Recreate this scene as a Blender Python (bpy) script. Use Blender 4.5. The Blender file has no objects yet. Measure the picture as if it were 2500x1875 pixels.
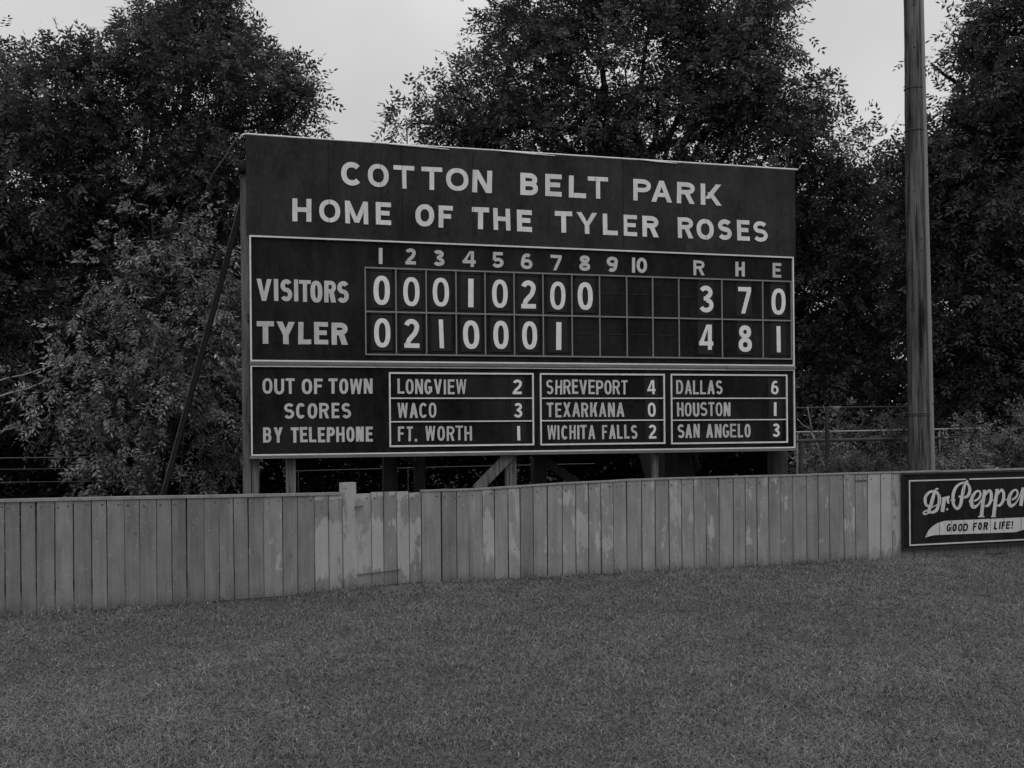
import bpy, math, random
import numpy as np
from mathutils import Vector, Matrix
sc = bpy.context.scene
COL = sc.collection
rng = np.random.default_rng(7)
random.seed(7)

# ------------------------------------------------------------------ camera
cam = bpy.data.cameras.new('camera')
cam_ob = bpy.data.objects.new('camera', cam)
COL.objects.link(cam_ob)
cam.sensor_width = 36.0
cam.lens = 2680.0 * 36.0 / 2500.0
cam.shift_y = 117.1 / 2500.0
cam.clip_end = 2000.0
cam_ob.matrix_world = (Matrix.Translation((0, 0, 1.8)) @ Matrix.Rotation(math.radians(90), 4, 'X')
                       @ Matrix.Rotation(-0.0092, 4, 'Z'))
sc.camera = cam_ob

# ------------------------------------------------------------------ sky, sun, exposure
SUN_EL, SUN_AZ = math.radians(56), math.radians(172)      # azimuth clockwise from +Y (behind the camera)
world = bpy.data.worlds.new('World')
sc.world = world
world.use_nodes = True
wn, wl = world.node_tree.nodes, world.node_tree.links
wn.clear()
wo = wn.new('ShaderNodeOutputWorld')
bg = wn.new('ShaderNodeBackground')
sky = wn.new('ShaderNodeTexSky')
sky.sky_type = 'NISHITA'
sky.sun_disc = False
sky.sun_elevation = SUN_EL
sky.sun_rotation = SUN_AZ
bw = wn.new('ShaderNodeRGBToBW')
tc = wn.new('ShaderNodeTexCoord')
cn = wn.new('ShaderNodeTexNoise')
cn.inputs['Scale'].default_value = 3.4
cn.inputs['Detail'].default_value = 4.0
cm = wn.new('ShaderNodeMapRange')
cm.inputs['From Min'].default_value = 0.34
cm.inputs['From Max'].default_value = 0.64
cm.inputs['To Min'].default_value = 4.85
cm.inputs['To Max'].default_value = 6.0
sx_ = wn.new('ShaderNodeSeparateXYZ')          # overcast dome: brighter towards the zenith
zm = wn.new('ShaderNodeMapRange')
zm.inputs['To Min'].default_value = 1.0
zm.inputs['To Max'].default_value = 2.0
cl = wn.new('ShaderNodeMath'); cl.operation = 'MULTIPLY'
mixw = wn.new('ShaderNodeMix')
mixw.inputs['Factor'].default_value = 0.12
bg.inputs['Strength'].default_value = 0.10
wl.new(sky.outputs['Color'], bw.inputs['Color'])
wl.new(tc.outputs['Generated'], cn.inputs['Vector'])
wl.new(cn.outputs['Fac'], cm.inputs['Value'])
wl.new(tc.outputs['Generated'], sx_.inputs[0])
wl.new(sx_.outputs['Z'], zm.inputs['Value'])
wl.new(cm.outputs['Result'], cl.inputs[0])
wl.new(zm.outputs['Result'], cl.inputs[1])
wl.new(cl.outputs[0], mixw.inputs['A'])
wl.new(bw.outputs['Val'], mixw.inputs['B'])
wl.new(mixw.outputs['Result'], bg.inputs['Color'])
wl.new(bg.outputs['Background'], wo.inputs['Surface'])
sun = bpy.data.lights.new('sun', 'SUN')
sun.energy = 1.15
sun.angle = math.radians(50)
sun.color = (1.0, 0.995, 0.985)
sun_ob = bpy.data.objects.new('sun', sun)
COL.objects.link(sun_ob)
sdir = Vector((math.sin(SUN_AZ) * math.cos(SUN_EL), math.cos(SUN_AZ) * math.cos(SUN_EL), math.sin(SUN_EL)))
sun_ob.rotation_euler = sdir.to_track_quat('Z', 'Y').to_euler()
sun_ob.location = (0, -5, 20)
sc.view_settings.view_transform = 'Standard'
sc.view_settings.look = 'None'
sc.view_settings.exposure = 0.0
sc.view_settings.gamma = 1.0
sc.render.engine = 'CYCLES'
sc.cycles.filter_width = 1.5
sc.cycles.max_bounces = 6
sc.cycles.diffuse_bounces = 3
sc.cycles.transparent_max_bounces = 4

# ------------------------------------------------------------------ materials (the photograph is black and white)
def nodes(name):
    m = bpy.data.materials.new(name)
    m.use_nodes = True
    nt = m.node_tree
    return m, nt, nt.nodes['Principled BSDF']

def N(nt, kind, **kw):
    n = nt.nodes.new(kind)
    for k, v in kw.items():
        if k in n.inputs:
            n.inputs[k].default_value = v
        else:
            setattr(n, k, v)
    return n

def mth(nt, op, a, b=None, clamp=False):
    n = nt.nodes.new('ShaderNodeMath')
    n.operation = op
    n.use_clamp = clamp
    for i, v in enumerate((a, b)):
        if v is None:
            continue
        if isinstance(v, (int, float)):
            n.inputs[i].default_value = v
        else:
            nt.links.new(v, n.inputs[i])
    return n.outputs[0]

def noise(nt, scale, detail=4.0, rough=0.6, vec=None, sc3=(1, 1, 1), offs=None):
    tcn = nt.nodes.new('ShaderNodeTexCoord')
    mp = nt.nodes.new('ShaderNodeMapping')
    mp.inputs['Scale'].default_value = sc3
    nt.links.new(vec if vec is not None else tcn.outputs['Object'], mp.inputs['Vector'])
    if offs is not None:
        nt.links.new(offs, mp.inputs['Location'])
    n = N(nt, 'ShaderNodeTexNoise', Scale=scale, Detail=detail, Roughness=rough)
    nt.links.new(mp.outputs['Vector'], n.inputs['Vector'])
    return n.outputs['Fac']

def ramp01(nt, v, lo, hi):
    n = N(nt, 'ShaderNodeMapRange', **{'From Min': lo, 'From Max': hi})
    nt.links.new(v, n.inputs['Value'])
    return n.outputs['Result']

def surf(name, base, rough=0.7, spec=0.3, layers=(), bump=None, tone=False, crack=None):
    """base value times (1 + sum of noise layers); layers = (scale, xyz stretch, amplitude)"""
    m, nt, b = nodes(name)
    v = None
    for s, s3, amp in layers:
        k = mth(nt, 'MULTIPLY', mth(nt, 'SUBTRACT', noise(nt, s, sc3=s3), 0.5), 2.0 * amp)
        v = k if v is None else mth(nt, 'ADD', v, k)
    v = mth(nt, 'ADD', v, 1.0) if v is not None else None
    if tone:
        at = N(nt, 'ShaderNodeAttribute', attribute_name='tone')
        v = at.outputs['Fac'] if v is None else mth(nt, 'MULTIPLY', v, at.outputs['Fac'])
    if crack:
        s, s3, lo, depth = crack
        ck = mth(nt, 'SUBTRACT', 1.0, mth(nt, 'MULTIPLY', ramp01(nt, noise(nt, s, sc3=s3, detail=3), lo, lo + .05), depth))
        v = ck if v is None else mth(nt, 'MULTIPLY', v, ck)
    if v is not None:
        val = mth(nt, 'MULTIPLY', v, base, clamp=True)
        nt.links.new(val, b.inputs['Base Color'])
    else:
        b.inputs['Base Color'].default_value = (base, base, base, 1)
    b.inputs['Roughness'].default_value = rough
    b.inputs['Specular IOR Level'].default_value = spec
    if bump:
        s, s3, st = bump
        bp = N(nt, 'ShaderNodeBump', Strength=st, Distance=0.01)
        nt.links.new(noise(nt, s, sc3=s3), bp.inputs['Height'])
        nt.links.new(bp.outputs['Normal'], b.inputs['Normal'])
    return m

M = {}
M['header'] = surf('dark_header_paint', 0.0195, 0.68, 0.14, ((.9, (1, 1, .8), 1.3), (4, (1, 1, .35), 1.0), (22, (1, 1, .5), .8), (90, (1, 1, 1), .7)), (14, (1, 1, .7), .5), tone=True)
M['board'] = surf('black_board_paint', 0.0095, 0.68, 0.10, ((1.0, (1, 1, .7), 1.8), (5, (1, 1, .3), 1.3), (30, (1, 1, .4), 1.0)), (18, (1, 1, .5), .4))
M['dash'] = surf('faint_strip_paint', 0.032, 0.8, 0.1)
M['slot'] = surf('dark_seam_wood', 0.012, 0.9, 0.1)  # one even dark tone for the sheet seams and the pulley
M['white'] = surf('white_letter_paint', 0.55, 0.6, 0.3, ((2.3, (1, 1, 1), .3), (16, (1, 1, .15), .28), (60, (1, 1, .7), .2)))
M['white_small'] = surf('faded_letter_paint', 0.41, 0.6, 0.3, ((2.3, (1, 1, 1), .3), (20, (1, 1, .2), .25), (60, (1, 1, .7), .2)))
M['numeral'] = surf('numeral_paint', 0.60, 0.55, 0.3, ((5, (1, 1, 1), .25), (40, (1, 1, .4), .15)))
M['trim'] = surf('white_trim_paint', 0.55, 0.6, 0.3, ((1.1, (1, 1, 1), .2), (12, (1, 1, 1), .22), (60, (1, 1, 1), .2)))
M['rail_top'] = surf('bare_light_wood', 0.62, 0.6, 0.3, ((3, (1, 1, 1), .2), (25, (.3, 1, 1), .2)))
M['batten'] = surf('grey_batten_paint', 0.17, 0.65, 0.3, ((2, (1, 1, 1), .25), (18, (1, 1, 1), .25)))
M['ledge'] = surf('weathered_ledge_wood', 0.12, 0.8, 0.2, ((2, (.6, 1, 1), .5), (18, (.3, 1, 3), .4)))
M['plate'] = surf('black_plate_paint', 0.0095, 0.5, 0.22, ((4, (1, 1, 1), .6), (25, (1, 1, .5), .35)))
M['post'] = surf('weathered_post_wood', 0.105, 0.85, 0.15, ((3, (1, 1, .3), .8), (28, (1, 1, .06), 1.0)), (30, (1, 1, .08), .4), crack=(34, (1, 1, .05), .58, .6))
M['post_light'] = surf('pale_post_wood', 0.125, 0.85, 0.15, ((3, (1, 1, .3), .8), (28, (1, 1, .06), 1.0)), (30, (1, 1, .08), .4), crack=(34, (1, 1, .05), .58, .6))
M['post_dark'] = surf('dark_old_wood', 0.036, 0.85, 0.15, ((3, (1, 1, .3), .8), (28, (1, 1, .06), 1.0)), (30, (1, 1, .08), .4))
M['pole'] = surf('creosoted_pole_wood', 0.068, 0.8, 0.15, ((1.2, (1, 1, .35), 1.0), (14, (1, 1, .05), 1.8), (45, (1, 1, .05), 1.2)), (26, (1, 1, .05), 1.0), crack=(30, (1, 1, .028), .57, .75))
M['moulding'] = surf('wire_moulding_wood', 0.20, 0.75, 0.25, ((2, (1, 1, .3), .25), (25, (1, 1, .05), .25)), (26, (1, 1, .05), .3))
M['metal'] = surf('dull_pipe_metal', 0.24, 0.5, 0.4, ((6, (1, 1, 1), .25),))
M['metal_dark'] = surf('rusty_pipe_metal', 0.05, 0.7, 0.3, ((6, (1, 1, 1), .3),))
M['wire'] = surf('grey_wire_metal', 0.06, 0.5, 0.4, ((6, (1, 1, 1), .25),))
M['nail'] = surf('rusty_nail_and_gap_shadow', 0.04, 0.7, 0.3)
M['bark'] = surf('dark_bark', 0.022, 0.9, 0.15, ((6, (1, 1, .3), .35),), (18, (1, 1, .25), .7))
M['deadwood'] = surf('bleached_dead_wood', 0.2, 0.9, 0.15, ((6, (1, 1, .3), .3),))
M['sign_board'] = surf('sign_black_paint', 0.0095, 0.6, 0.12, ((2.2, (1, 1, 1), 1.2), (14, (1, 1, .3), .9)), tone=True)
M['sign_white'] = surf('sign_white_paint', 0.44, 0.6, 0.3, ((3, (1, 1, 1), .3), (24, (1, 1, .2), .3), (80, (1, 1, .6), .2)))
M['sign_frame'] = surf('sign_frame_wood', 0.022, 0.75, 0.2, ((3, (1, 1, 1), .35), (24, (.4, 1, 1), .3)))

def leaf_mat(name, base, spec=0.4, rough=0.45, trans=0.12):
    m, nt, b = nodes(name)
    at = N(nt, 'ShaderNodeAttribute', attribute_name='tone')
    v = mth(nt, 'MULTIPLY', at.outputs['Fac'], base, clamp=True)
    nt.links.new(v, b.inputs['Base Color'])
    b.inputs['Roughness'].default_value = rough
    b.inputs['Specular IOR Level'].default_value = spec
    tr = N(nt, 'ShaderNodeBsdfTranslucent')
    nt.links.new(v, tr.inputs['Color'])
    mx = N(nt, 'ShaderNodeMixShader', Fac=trans)
    out = nt.nodes['Material Output']
    nt.links.new(b.outputs[0], mx.inputs[1])
    nt.links.new(tr.outputs[0], mx.inputs[2])
    nt.links.new(mx.outputs[0], out.inputs['Surface'])
    return m
M['leaf'] = leaf_mat('oak_leaf', 0.052, spec=.3, trans=.38)
M['leaf_mid'] = leaf_mat('mid_leaf', 0.056, spec=.3, trans=.38)
M['leaf_pale'] = leaf_mat('pale_leaf', 0.088)
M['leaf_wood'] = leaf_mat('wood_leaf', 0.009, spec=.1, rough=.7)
M['weed'] = leaf_mat('weed_leaf', 0.10, spec=.2, rough=.6)
M['grass'] = leaf_mat('grass_blade', 0.128, spec=.25, rough=.55, trans=.2)

# fence boards: grey wood with old paint; vertex colour: r tone, g paint left, b band stain, alpha random
def fence_mat():
    m, nt, b = nodes('weathered_fence_board')
    at = N(nt, 'ShaderNodeAttribute', attribute_name='wear')
    sep = N(nt, 'ShaderNodeSeparateColor')
    nt.links.new(at.outputs['Color'], sep.inputs['Color'])
    R, G, B, A = sep.outputs[0], sep.outputs[1], sep.outputs[2], at.outputs['Alpha']
    cx = N(nt, 'ShaderNodeCombineXYZ')
    nt.links.new(mth(nt, 'MULTIPLY', A, 37.0), cx.inputs[0])
    nt.links.new(mth(nt, 'MULTIPLY', A, 91.0), cx.inputs[2])
    grain = noise(nt, 40, sc3=(1, 1, .045), offs=cx.outputs[0])
    blot = noise(nt, 5, sc3=(1, 1, .6), offs=cx.outputs[0], detail=5)
    speck = noise(nt, 55, sc3=(1, 1, .6), offs=cx.outputs[0], detail=2)
    streak = noise(nt, 11, sc3=(1, 1, .10), offs=cx.outputs[0], detail=5)
    sm = mth(nt, 'ADD', mth(nt, 'MULTIPLY', mth(nt, 'SUBTRACT', grain, .5), .55), mth(nt, 'ADD', mth(nt, 'MULTIPLY', mth(nt, 'SUBTRACT', blot, .5), .75), mth(nt, 'MULTIPLY', mth(nt, 'SUBTRACT', streak, .5), .8)))
    wood = mth(nt, 'MULTIPLY', R, mth(nt, 'ADD', 1.0, sm))
    wood = mth(nt, 'MULTIPLY', wood, 0.185)
    # paint mask
    edge = noise(nt, 9, sc3=(1, 1, .38), offs=cx.outputs[0], detail=6, rough=.65)
    tcn = N(nt, 'ShaderNodeTexCoord')
    xyz = N(nt, 'ShaderNodeSeparateXYZ')
    nt.links.new(tcn.outputs['Object'], xyz.inputs[0])
    z = xyz.outputs[2]
    band = mth(nt, 'MULTIPLY', ramp01(nt, z, .72, .90), mth(nt, 'SUBTRACT', 1.0, ramp01(nt, z, 1.0, 1.08)))
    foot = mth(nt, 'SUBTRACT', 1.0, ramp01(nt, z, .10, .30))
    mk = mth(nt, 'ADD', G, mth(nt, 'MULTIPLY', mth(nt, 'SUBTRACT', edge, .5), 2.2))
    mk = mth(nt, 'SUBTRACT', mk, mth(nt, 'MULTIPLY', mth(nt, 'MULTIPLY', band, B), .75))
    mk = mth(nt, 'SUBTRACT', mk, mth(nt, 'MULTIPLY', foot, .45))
    mask = ramp01(nt, mk, .46, .56)
    paint = mth(nt, 'ADD', .14, mth(nt, 'ADD', mth(nt, 'MULTIPLY', blot, .16), mth(nt, 'ADD', mth(nt, 'MULTIPLY', grain, .08), mth(nt, 'MULTIPLY', streak, .08))))
    mix = N(nt, 'ShaderNodeMix')
    nt.links.new(mask, mix.inputs['Factor'])
    nt.links.new(wood, mix.inputs['A'])
    nt.links.new(paint, mix.inputs['B'])
    v = mix.outputs['Result']
    # flecks of paint and dark pits
    fl = ramp01(nt, speck, .66, .72)
    v = mth(nt, 'ADD', v, mth(nt, 'MULTIPLY', fl, .14))
    pit = ramp01(nt, noise(nt, 38, sc3=(1, 1, .7), detail=1), .74, .80)
    v = mth(nt, 'MULTIPLY', v, mth(nt, 'SUBTRACT', 1.0, mth(nt, 'MULTIPLY', pit, .75)))
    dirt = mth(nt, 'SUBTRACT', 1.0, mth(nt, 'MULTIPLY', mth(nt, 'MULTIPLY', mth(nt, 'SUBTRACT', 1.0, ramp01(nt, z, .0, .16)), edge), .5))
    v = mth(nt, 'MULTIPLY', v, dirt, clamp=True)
    nt.links.new(v, b.inputs['Base Color'])
    b.inputs['Roughness'].default_value = .8
    b.inputs['Specular IOR Level'].default_value = .2
    bp = N(nt, 'ShaderNodeBump', Strength=.35, Distance=.01)
    nt.links.new(grain, bp.inputs['Height'])
    nt.links.new(bp.outputs['Normal'], b.inputs['Normal'])
    return m
M['fence'] = fence_mat()

def ground_mat():
    m, nt, b = nodes('outfield_turf')
    big = noise(nt, .5, detail=5)
    mid = noise(nt, 4, detail=5)
    fine = noise(nt, 60, detail=4)
    v = mth(nt, 'ADD', mth(nt, 'MULTIPLY', big, .03), mth(nt, 'ADD', mth(nt, 'MULTIPLY', mid, .03), mth(nt, 'MULTIPLY', fine, .03)))
    v = mth(nt, 'ADD', v, .034)
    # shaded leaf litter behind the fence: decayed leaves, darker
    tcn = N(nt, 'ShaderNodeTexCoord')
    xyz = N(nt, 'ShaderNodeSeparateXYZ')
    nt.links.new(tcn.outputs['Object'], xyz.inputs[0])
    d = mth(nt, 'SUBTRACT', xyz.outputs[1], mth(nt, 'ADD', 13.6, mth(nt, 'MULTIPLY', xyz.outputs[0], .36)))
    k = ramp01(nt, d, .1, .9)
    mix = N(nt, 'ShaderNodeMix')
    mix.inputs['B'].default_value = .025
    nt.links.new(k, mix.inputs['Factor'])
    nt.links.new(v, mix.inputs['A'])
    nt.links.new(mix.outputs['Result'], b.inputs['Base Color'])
    b.inputs['Roughness'].default_value = .95
    b.inputs['Specular IOR Level'].default_value = .1
    bp = N(nt, 'ShaderNodeBump', Strength=.8, Distance=.03)
    nt.links.new(fine, bp.inputs['Height'])
    nt.links.new(bp.outputs['Normal'], b.inputs['Normal'])
    return m
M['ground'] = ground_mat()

# ------------------------------------------------------------------ object helpers
def link(o, parent=None):
    COL.objects.link(o)
    if parent is not None:
        o.parent = parent
    return o

def tag(o, label=None, cat=None, group=None, kind=None):
    if label: o['label'] = label
    if cat: o['category'] = cat
    if group: o['group'] = group
    if kind: o['kind'] = kind
    return o

def thing(name, label, cat, loc=(0, 0, 0), rz=0.0, group=None):
    o = bpy.data.objects.new(name, None)
    o.empty_display_size = .2
    o.location = loc
    o.rotation_euler = (0, 0, rz)
    link(o)
    return tag(o, label, cat, group)

class MB:
    def __init__(s):
        s.v, s.f, s.mi, s.tone, s.wear = [], [], [], [], []
    def face(s, pts, mi=0, tone=1.0, wear=(1, 0, 0, 0)):
        n = len(s.v)
        s.v += [tuple(p) for p in pts]
        s.f.append(tuple(range(n, n + len(pts))))
        s.mi.append(mi); s.tone.append(tone); s.wear.append(wear)
    def hexa(s, p, mi=0, tone=1.0, wear=(1, 0, 0, 0)):
        """p: 8 corners, bottom loop then top loop, both counter-clockwise from above"""
        n = len(s.v)
        s.v += [tuple(q) for q in p]
        for q in ((3, 2, 1, 0), (4, 5, 6, 7), (0, 1, 5, 4), (1, 2, 6, 5), (2, 3, 7, 6), (3, 0, 4, 7)):
            s.f.append(tuple(n + i for i in q))
            s.mi.append(mi); s.tone.append(tone); s.wear.append(wear)
    def box(s, x0, x1, y0, y1, z0, z1, mi=0, tone=1.0, wear=(1, 0, 0, 0)):
        s.hexa([(x0, y0, z0), (x1, y0, z0), (x1, y1, z0), (x0, y1, z0), (x0, y0, z1), (x1, y0, z1), (x1, y1, z1), (x0, y1, z1)], mi, tone, wear)
    def beam(s, a, b, w, h, up=(0, 0, 1), mi=0):
        """box beam from a to b; w across, h along up"""
        a, b = Vector(a), Vector(b)
        d = (b - a).normalized()
        side = d.cross(Vector(up)).normalized()
        u = side.cross(d).normalized()
        q = []
        for c in (a, b):
            q.append([c - side * w / 2 - u * h / 2, c + side * w / 2 - u * h / 2, c + side * w / 2 + u * h / 2, c - side * w / 2 + u * h / 2])
        s.hexa(q[0] + q[1], mi)
    def tube(s, pts, rad, n=8, mi=0, cap=True):
        pts = [Vector(p) for p in pts]
        if not hasattr(rad, '__len__'):
            rad = [rad] * len(pts)
        base = len(s.v)
        ref = Vector((0.13, 0.21, 1)).normalized()
        for i, p in enumerate(pts):
            d = (pts[min(i + 1, len(pts) - 1)] - pts[max(i - 1, 0)]).normalized()
            r = ref if abs(d.dot(ref)) < .95 else Vector((1, 0, 0))
            e1 = d.cross(r).normalized(); e2 = d.cross(e1)
            for k in range(n):
                a = 2 * math.pi * k / n
                s.v.append(tuple(p + (e1 * math.cos(a) + e2 * math.sin(a)) * rad[i]))
        for i in range(len(pts) - 1):
            for k in range(n):
                a, b = base + i * n + k, base + i * n + (k + 1) % n
                s.f.append((a, b, b + n, a + n)); s.mi.append(mi); s.tone.append(1.0); s.wear.append((1, 0, 0, 0))
        if cap:
            for st, rev in ((base, False), (base + (len(pts) - 1) * n, True)):
                f = tuple(st + k for k in range(n))
                s.f.append(f[::-1] if not rev else f); s.mi.append(mi); s.tone.append(1.0); s.wear.append((1, 0, 0, 0))
    def build(s, name, mats, parent=None, smooth=False, attr=None):
        me = bpy.data.meshes.new(name)
        me.from_pydata(s.v, [], s.f)
        for m in (mats if isinstance(mats, (list, tuple)) else [mats]):
            me.materials.append(m)
        me.polygons.foreach_set('material_index', s.mi)
        if smooth:
            me.polygons.foreach_set('use_smooth', [True] * len(s.f))
        if attr == 'tone':
            at = me.attributes.new('tone', 'FLOAT', 'FACE')
            at.data.foreach_set('value', s.tone)
        if attr == 'wear':
            at = me.attributes.new('wear', 'FLOAT_COLOR', 'CORNER')
            flat = []
            for f, w in zip(s.f, s.wear):
                flat += list(w) * len(f)
            at.data.foreach_set('color', flat)
        me.update()
        return link(bpy.data.objects.new(name, me), parent)

def quads_object(name, V, F, tone, mat, parent=None):
    """V (n,3), F (m,4) numpy"""
    me = bpy.data.meshes.new(name)
    m, k = F.shape
    me.vertices.add(len(V)); me.vertices.foreach_set('co', V.astype(np.float32).ravel())
    me.loops.add(m * k); me.loops.foreach_set('vertex_index', F.astype(np.int32).ravel())
    me.polygons.add(m)
    me.polygons.foreach_set('loop_start', np.arange(0, m * k, k, dtype=np.int32))
    me.materials.append(mat)
    at = me.attributes.new('tone', 'FLOAT', 'FACE')
    at.data.foreach_set('value', tone.astype(np.float32))
    me.update(calc_edges=True)
    return link(bpy.data.objects.new(name, me), parent)

# ------------------------------------------------------------------ sign-painter's block letters
def arc(cx, cy, rx, ry, a0, a1, n=14, p=2.0):
    out = []
    for i in range(n + 1):
        a = math.radians(a0 + (a1 - a0) * i / n)
        c, s = math.cos(a), math.sin(a)
        out.append((cx + rx * math.copysign(abs(c) ** (2 / p), c), cy + ry * math.copysign(abs(s) ** (2 / p), s)))
    return out

def strip(pts, w, closed=False):
    """list of quads following a centre line; w number or list of widths"""
    n = len(pts)
    W = w if hasattr(w, '__len__') else [w] * n
    L, R = [], []
    for i in range(n):
        if closed:
            a, b = pts[(i - 1) % n], pts[(i + 1) % n]
        else:
            a, b = pts[max(i - 1, 0)], pts[min(i + 1, n - 1)]
        dx, dy = b[0] - a[0], b[1] - a[1]
        l = math.hypot(dx, dy) or 1
        nx, ny = -dy / l * W[i] / 2, dx / l * W[i] / 2
        L.append((pts[i][0] + nx, pts[i][1] + ny)); R.append((pts[i][0] - nx, pts[i][1] - ny))
    return [[R[i], R[(i + 1) % n], L[(i + 1) % n], L[i]] for i in range(n if closed else n - 1)]

def ring(cx, cy, rx, ry, tx, ty, p=2.2, n=32):
    o = arc(cx, cy, rx, ry, 0, 360, n, p)[:-1]
    q = arc(cx, cy, rx - tx, ry - ty, 0, 360, n, p)[:-1]
    return [[o[i], o[(i + 1) % n], q[(i + 1) % n], q[i]] for i in range(n)]

def rect(x0, y0, x1, y1):
    return [[(x0, y0), (x1, y0), (x1, y1), (x0, y1)]]

def para(x0, x1, y0, x2, x3, y1):
    """bottom edge x0..x1 at y0, top edge x2..x3 at y1"""
    return [[(x0, y0), (x1, y0), (x3, y1), (x2, y1)]]

def glyph(c, w, h, t):
    """pieces (each a list of polygons) inside the box w by h; t stroke"""
    if c in 'MW': t = t * .86
    u = t * .94
    mid = h * .52
    if c == 'I' or c == '1': return [rect((w - t) / 2, 0, (w + t) / 2, h)]
    if c == 'L': return [rect(0, 0, t, h), rect(t, 0, w, u)]
    if c == 'T': return [rect((w - t) / 2, 0, (w + t) / 2, h - u), rect(0, h - u, w, h)]
    if c == 'E': return [rect(0, 0, t, h), rect(t, 0, w, u), rect(t, mid - u / 2, w * .9, mid + u / 2), rect(t, h - u, w, h)]
    if c == 'F': return [rect(0, 0, t, h), rect(t, mid - u / 2, w * .88, mid + u / 2), rect(t, h - u, w, h)]
    if c == 'H': return [rect(0, 0, t, h), rect(w - t, 0, w, h), rect(t, mid - u / 2, w - t, mid + u / 2)]
    if c == 'N': return [rect(0, 0, t, h), rect(w - t, 0, w, h), para(w - t * 1.2, w - t * .02, 0, t * .02, t * 1.2, h)]
    if c == 'M': return [rect(0, 0, t, h), rect(w - t, 0, w, h), para(w / 2 - t * .5, w / 2 + t * .5, h * .05, t * .02, t * 1.05, h), para(w / 2 - t * .5, w / 2 + t * .5, h * .05, w - t * 1.05, w - t * .02, h)]
    if c == 'V': return [para(w / 2 - t * .52, w / 2 + t * .45, 0, 0, t * 1.08, h), para(w / 2 - t * .45, w / 2 + t * .52, 0, w - t * 1.08, w, h)]
    if c == 'A':
        k = h * .24
        x0 = (w / 2 - t * .5) * (k / h) + t
        return [para(0, t * 1.08, 0, w / 2 - t * .5, w / 2 + t * .5, h), para(w - t * 1.08, w, 0, w / 2 - t * .5, w / 2 + t * .5, h), rect(x0 * .8, k, w - x0 * .8, k + u * .9)]
    if c == 'W':
        q = w / 4.0
        s = t * .95
        return [para(q - s * .48, q + s * .48, 0, 0, s, h), para(q - s * .48, q + s * .48, 0, w / 2 - s * .5, w / 2 + s * .5, h), para(3 * q - s * .48, 3 * q + s * .48, 0, w / 2 - s * .5, w / 2 + s * .5, h), para(3 * q - s * .48, 3 * q + s * .48, 0, w - s, w, h)]
    if c == 'X': return [para(0, t * 1.15, 0, w - t * 1.15, w, h), para(w - t * 1.15, w, 0, 0, t * 1.15, h)]
    if c == 'Y': return [rect((w - t) / 2, 0, (w + t) / 2, h * .44), para((w - t) / 2, (w + t * .9) / 2, h * .40, 0, t * 1.12, h), para((w - t * .9) / 2, (w + t) / 2, h * .40, w - t * 1.12, w, h)]
    if c == 'K': return [rect(0, 0, t, h), para(t * .9, t * 2.0, h * .30, w - t * 1.25, w - t * .02, h), para(w - t * 1.15, w, 0, t * 1.45, t * 2.5, h * .60)]
    if c in 'O0': return [ring(w / 2, h / 2, w / 2, h / 2, t, u, 2.2 if w / h > .7 else 2.4)]
    if c == 'C': return [strip(arc(w / 2, h / 2, (w - t) / 2, (h - u) / 2, 42, 318, 26, 2.2), t)]
    if c == 'G': return [strip(arc(w / 2, h / 2, (w - t) / 2, (h - u) / 2, 42, 330, 26, 2.3), t), rect(w * .52, h * .36, w, h * .36 + u), rect(w - t, h * .14, w, h * .37)]
    if c == 'U': return [strip([(t / 2, h), (t / 2, h * .6)] + arc(w / 2, h * .36, (w - t) / 2, h * .36 - u / 2, 180, 360, 16, 2.3) + [(w - t / 2, h * .6), (w - t / 2, h)], t)]
    if c == 'D':
        return [rect(0, 0, t, h), strip([(t * .9, h - u / 2), (w * .45, h - u / 2)] + arc(w * .45, h / 2, w * .55 - t / 2, (h - u) / 2, 88, -88, 18, 2.3) + [(w * .45, u / 2), (t * .9, u / 2)], t * .98)]
    if c in 'PR':
        b = h * .40 if c == 'P' else h * .43
        ry = (h - b) / 2
        P = [rect(0, 0, t, h), strip([(t * .9, h - u / 2), (w * .5, h - u / 2)] + arc(w * .5, h - ry, w * .5 - t / 2, ry - u / 2, 88, -88, 16, 2.2) + [(w * .5, b + u / 2), (t * .9, b + u / 2)], u)]
        if c == 'R': P.append(para(w - t * 1.15, w, 0, w * .40, w * .40 + t * 1.1, b + u * .4))
        return P
    if c == 'B':
        b = h * .52
        r1 = (h - b + u * .5) / 2; r2 = (b + u * .5) / 2
        return [rect(0, 0, t, h),
                strip([(t * .9, h - u / 2), (w * .5, h - u / 2)] + arc(w * .5, h - r1, w * .46 - t / 2, r1 - u / 2, 88, -88, 14, 2.2) + [(w * .5, b), (t * .9, b)], u),
                strip([(t * .9, b), (w * .5, b)] + arc(w * .5, r2, w * .5 - t / 2, r2 - u / 2, 88, -88, 14, 2.2) + [(w * .5, u / 2), (t * .9, u / 2)], u)]
    if c == 'S':
        ru = (h - u) * .24; rl = (h - u) * .26
        cu = h - u / 2 - ru; cl = u / 2 + rl
        return [strip(arc(w / 2, cu, (w - t) / 2 * .96, ru, 28, 255, 16) + arc(w / 2, cl, (w - t) / 2, rl, 75, -152, 16), t * .98)]
    if c == '2':
        ry = h * .27
        a = arc(w / 2, h - ry, (w - t) / 2, ry - t / 2, 165, -22, 16)
        a += [(w - t * .75, h * .565), (w * .66, h * .47), (w * .46, h * .36), (w * .30, h * .255), (t * .85, h * .19), (t * .62, h * .12), (t * .56, u * .9)]
        return [strip(a, t), rect(0, 0, w, u)]
    if c == '3':
        return [strip(arc(w * .47, h * .745, w * .47 - t / 2, h * .255 - t / 2, 155, -86, 16), t), strip(arc(w * .48, h * .275, w * .52 - t / 2, h * .275 - t / 2, 86, -155, 16), t), rect(w * .32, h * .52 - u / 2, w * .55, h * .52 + u / 2)]
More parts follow.
